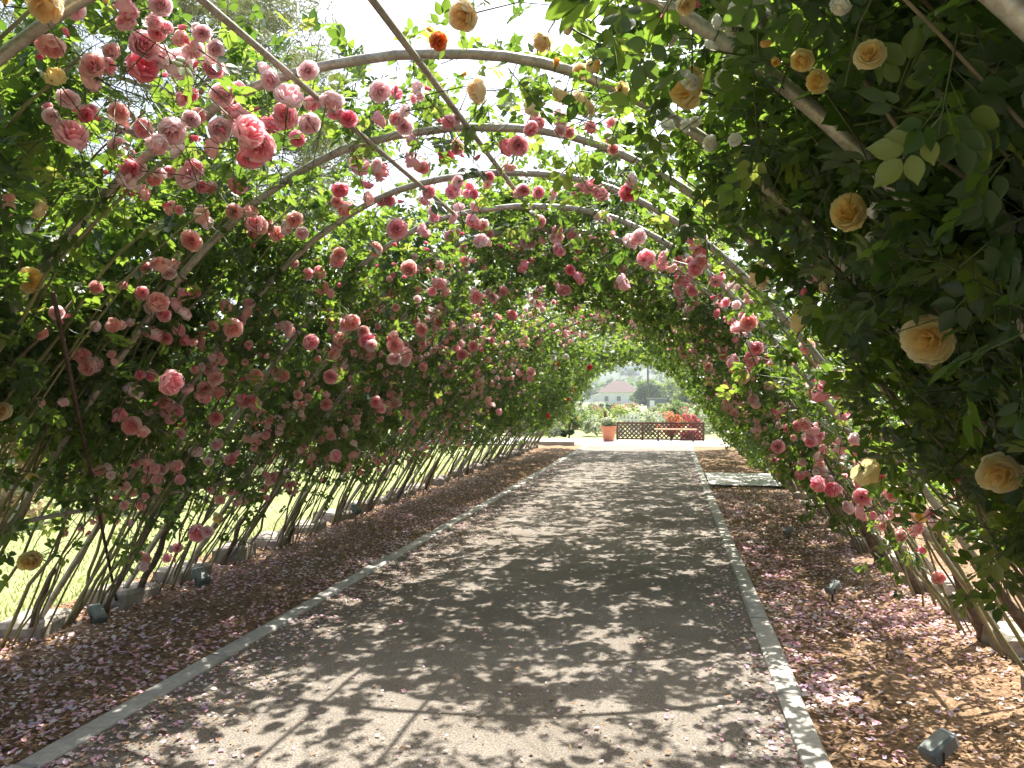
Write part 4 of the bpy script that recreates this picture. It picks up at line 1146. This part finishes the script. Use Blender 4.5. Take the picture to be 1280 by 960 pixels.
# ------------------------------------------------------------------ house, shed, pole, hill
M['house_wall'] = solid("white_render", [(.3, (.66, .67, .68)), (.7, (.76, .77, .78))], 1.2, .9, .1, .01)
M['roof_red'] = solid("faded_red_roof", [(.3, (.085, .058, .052)), (.7, (.13, .09, .08))], 2.5, .85, .3, .05)
M['window'] = solid("window_pane", [(.3, (.06, .08, .10)), (.7, (.12, .15, .18))], 1.5, .2, 0, spec=.6)
HX, HYY = -11.9, 190
house = thing("house", (HX, HYY, -.4), "white house with a faded red-brown hipped roof beyond the garden", "house")
MB().box((0, 0, 1.6), (9.0, 8, 3.2)).obj("wall", M['house_wall'], house)
e = .45
hv = [(-4.5 - e, -4 - e, 3.2), (4.5 + e, -4 - e, 3.2), (4.5 + e, 4 + e, 3.2), (-4.5 - e, 4 + e, 3.2), (-1.2, 0, 5.9), (1.2, 0, 5.9)]
MB().add(hv, [(0, 1, 5, 4), (1, 2, 5), (2, 3, 4, 5), (3, 0, 4), (3, 2, 1, 0)]).obj("roof", M['roof_red'], house)
for x in (-2.6, .2, 3.2):
    f = MB().box((x, -4.03, 1.7), (1.1, .10, 1.3)).obj("window", M['white_paint'], house)
    MB().box((x, -4.09, 1.7), (.9, .03, 1.1)).obj("pane", M['window'], f)
MB().box((-5.4, -1, 1.3), (1.8, 5, 2.6)).obj("side_wing", M['house_wall'], house)
MB().add([(-6.6, -3.8, 2.63), (-4.5, -3.8, 3.05), (-4.5, 1.8, 3.05), (-6.6, 1.8, 2.63), (-6.6, -3.8, 2.73), (-4.5, -3.8, 3.15), (-4.5, 1.8, 3.15), (-6.6, 1.8, 2.73)],
         [(3, 2, 1, 0), (4, 5, 6, 7), (0, 1, 5, 4), (1, 2, 6, 5), (2, 3, 7, 6), (3, 0, 4, 7)]).obj("side_roof", M['roof_red'], house)
M['shed'] = solid("blue_grey_shed", [(.3, (.12, .14, .17)), (.7, (.19, .21, .25))], 2, .6, .1, .01)
t = thing("shed", (-1.7, 105, -.3), "blue-grey flat-roofed shed right of the white house", "shed")
MB().box((0, 0, .85), (2.3, 2, 1.7)).obj("wall", M['shed'], t)
MB().box((0, 0, 1.76), (2.5, 2.2, .12)).obj("roof", M['kerb'], t)
for x in (-.6, .5): MB().box((x, -1.02, .8), (.6, .05, 1.4)).obj("door", M['white_paint'] if x < 0 else M['shed'], t)
M['pole'] = solid("pole_wood", [(.3, (.10, .085, .07)), (.7, (.17, .15, .12))], 4, .9, .2, .01)
def pole(x, y, h, l_):
    t = thing("utility_pole", (x, y, -.3), l_, "utility pole", "utility poles beyond the garden")
    MB().tube([(0, 0, -.3), (0, 0, h)], [.17, .12], 8).obj("shaft", M['pole'], t, smooth=True)
    for z in (h - .5, h - 1.4):
        c = MB().box((0, -.16, z), (2.2, .12, .12)).obj("crossarm", M['pole'], t)
        for xx in (-.95, -.45, .45, .95): MB().lathe((xx, -.16, z + .065), [(0, 0), (.05, .0), (.06, .06), (.03, .14), (0, .15)], 6).obj("insulator", M['white_paint'], c)
    return x, y, h
p1 = pole(-3.2, 118, 8.2, "nearer dark utility pole between the house and the shed")
p2 = pole(3.0, 190, 9.0, "smaller utility pole farther back, right of the nearer one")
wires = MB()
for xx in (-.95, -.45, .45, .95):
    a = np.array([p1[0] + xx, p1[1] - .16, p1[2] - .5 - .3 + .2]); b = np.array([p2[0] + xx, p2[1] - .16, p2[2] - .5 - .3 + .2])
    tt = np.linspace(0, 1, 12)[:, None]
    P = a + (b - a) * tt; P[:, 2] -= 1.2 * (1 - (2 * tt[:, 0] - 1) ** 2)
    wires.tube(P, .022, 4)
tag(wires.obj("overhead_wires", M['pole']), "sagging overhead wires between the two utility poles", "wires")
for k, (x, y, h, r_, m_, l_) in enumerate(((-4.8, 165, 5.2, 3.4, 'tree_green', "round tree right of the white house"), (-24, 175, 6.0, 4, 'tree_green', "tree left of the white house"), (-1.5, 170, 5.2, 4.2, 'tree_lime', "light green tree behind the utility pole"),
                                          (8, 150, 7.5, 4.6, 'tree_green', "broad green tree at the right of the far garden"), (3.5, 125, 4.2, 2.8, 'tree_lime', "light green tree right of the shed"), (15, 120, 8, 5, 'tree_green', "large green tree far right beyond the terrace"), (-32, 130, 8, 5, 'tree_green', "large green tree far left beyond the garden"))):
    tree(x, y, -.4, h, r_, 2600, .42, m_, l_, group="trees round the white house", low=.12, kcl=34)

# wooded hill
M['hill'] = solid("wooded_hill", [(.3, (.03, .05, .035)), (.6, (.06, .08, .05)), (.75, (.11, .105, .075))], .03, .95, 0, detail=8)
nx, ny = 90, 46
xs = np.linspace(-900, 900, nx); ysl = np.linspace(240, 1300, ny)
X, Y = np.meshgrid(xs, ysl)
def hill_z(X, Y):
    return -1 + 62 * np.clip((Y - 250) / 700, 0, 1) ** 1.15 * (1 + .28 * np.sin(X * .009 + .8) + .12 * np.sin(X * .027 + Y * .01)) + 2.2 * np.sin(X * .05) * np.sin(Y * .04)
i = np.arange(nx * ny).reshape(ny, nx)
F = np.stack([i[:-1, :-1].ravel(), i[:-1, 1:].ravel(), i[1:, 1:].ravel(), i[1:, :-1].ravel()], 1)
link("hill", np_mesh("hill", np.stack([X.ravel(), Y.ravel(), hill_z(X, Y).ravel()], 1), F, [M['hill']]))['kind'] = 'structure'
n = 2600
hx, hy = rng.uniform(-420, 420, n), 255 + 750 * rng.uniform(0, 1, n) ** 1.2
cl = np.c_[hx, hy, hill_z(hx, hy) + 1.5, rng.uniform(2.5, 6.0, n)]
V, F = leaf_cloud(cl, 1.0, 90000, 1.5, 1.1)
link("hillside_woods", np_mesh("hillside_woods", V, F, [M['tree_dark']], smooth=False))['kind'] = 'stuff'
for k, (x, y, l_) in enumerate(((-20, 420, "white house on the hillside, just left of the utility pole's top"), (6, 430, "pale long house on the hillside, right of the utility pole's top"), (-58, 470, "pale house higher on the hillside to the left"), (48, 460, "pale house on the hillside to the right"))):
    z = float(hill_z(np.array(x), np.array(y)))
    t = thing("hillside_house", (x, y, z - .5), l_, "house", "houses on the hillside")
    wd = 9 if k != 1 else 16
    MB().box((0, 0, 2.4), (wd, 7, 4.8)).obj("wall", M['house_wall'], t)
    MB().add([(-wd / 2 - .5, -4, 4.8), (wd / 2 + .5, -4, 4.8), (wd / 2 + .5, 4, 4.8), (-wd / 2 - .5, 4, 4.8), (-wd / 2 - .5, 0, 6.8), (wd / 2 + .5, 0, 6.8)], [(0, 1, 5, 4), (1, 2, 5), (2, 3, 4, 5), (3, 0, 4), (3, 2, 1, 0)]).obj("roof", M['roof_red'] if k % 2 else M['kerb'], t)
    for xx in (-.28, .0, .28): MB().box((xx * wd, -3.53, 2.5), (1.2, .1, 1.4)).obj("window", M['window'], t)

# ------------------------------------------------------------------ thin summer haze over the whole place
hm, ht, hout = node_mat("thin_haze")
pv = ht.nodes.new("ShaderNodeVolumePrincipled")
pv.inputs['Color'].default_value = (.82, .90, 1.0, 1)
pv.inputs['Density'].default_value = .0006
pv.inputs['Anisotropy'].default_value = .3
ht.links.new(pv.outputs[0], hout.inputs['Volume'])
tag(MB().box((0, 600, 44.5), (3040, 3900, 93)).obj("haze", hm), None, None, None, 'stuff')
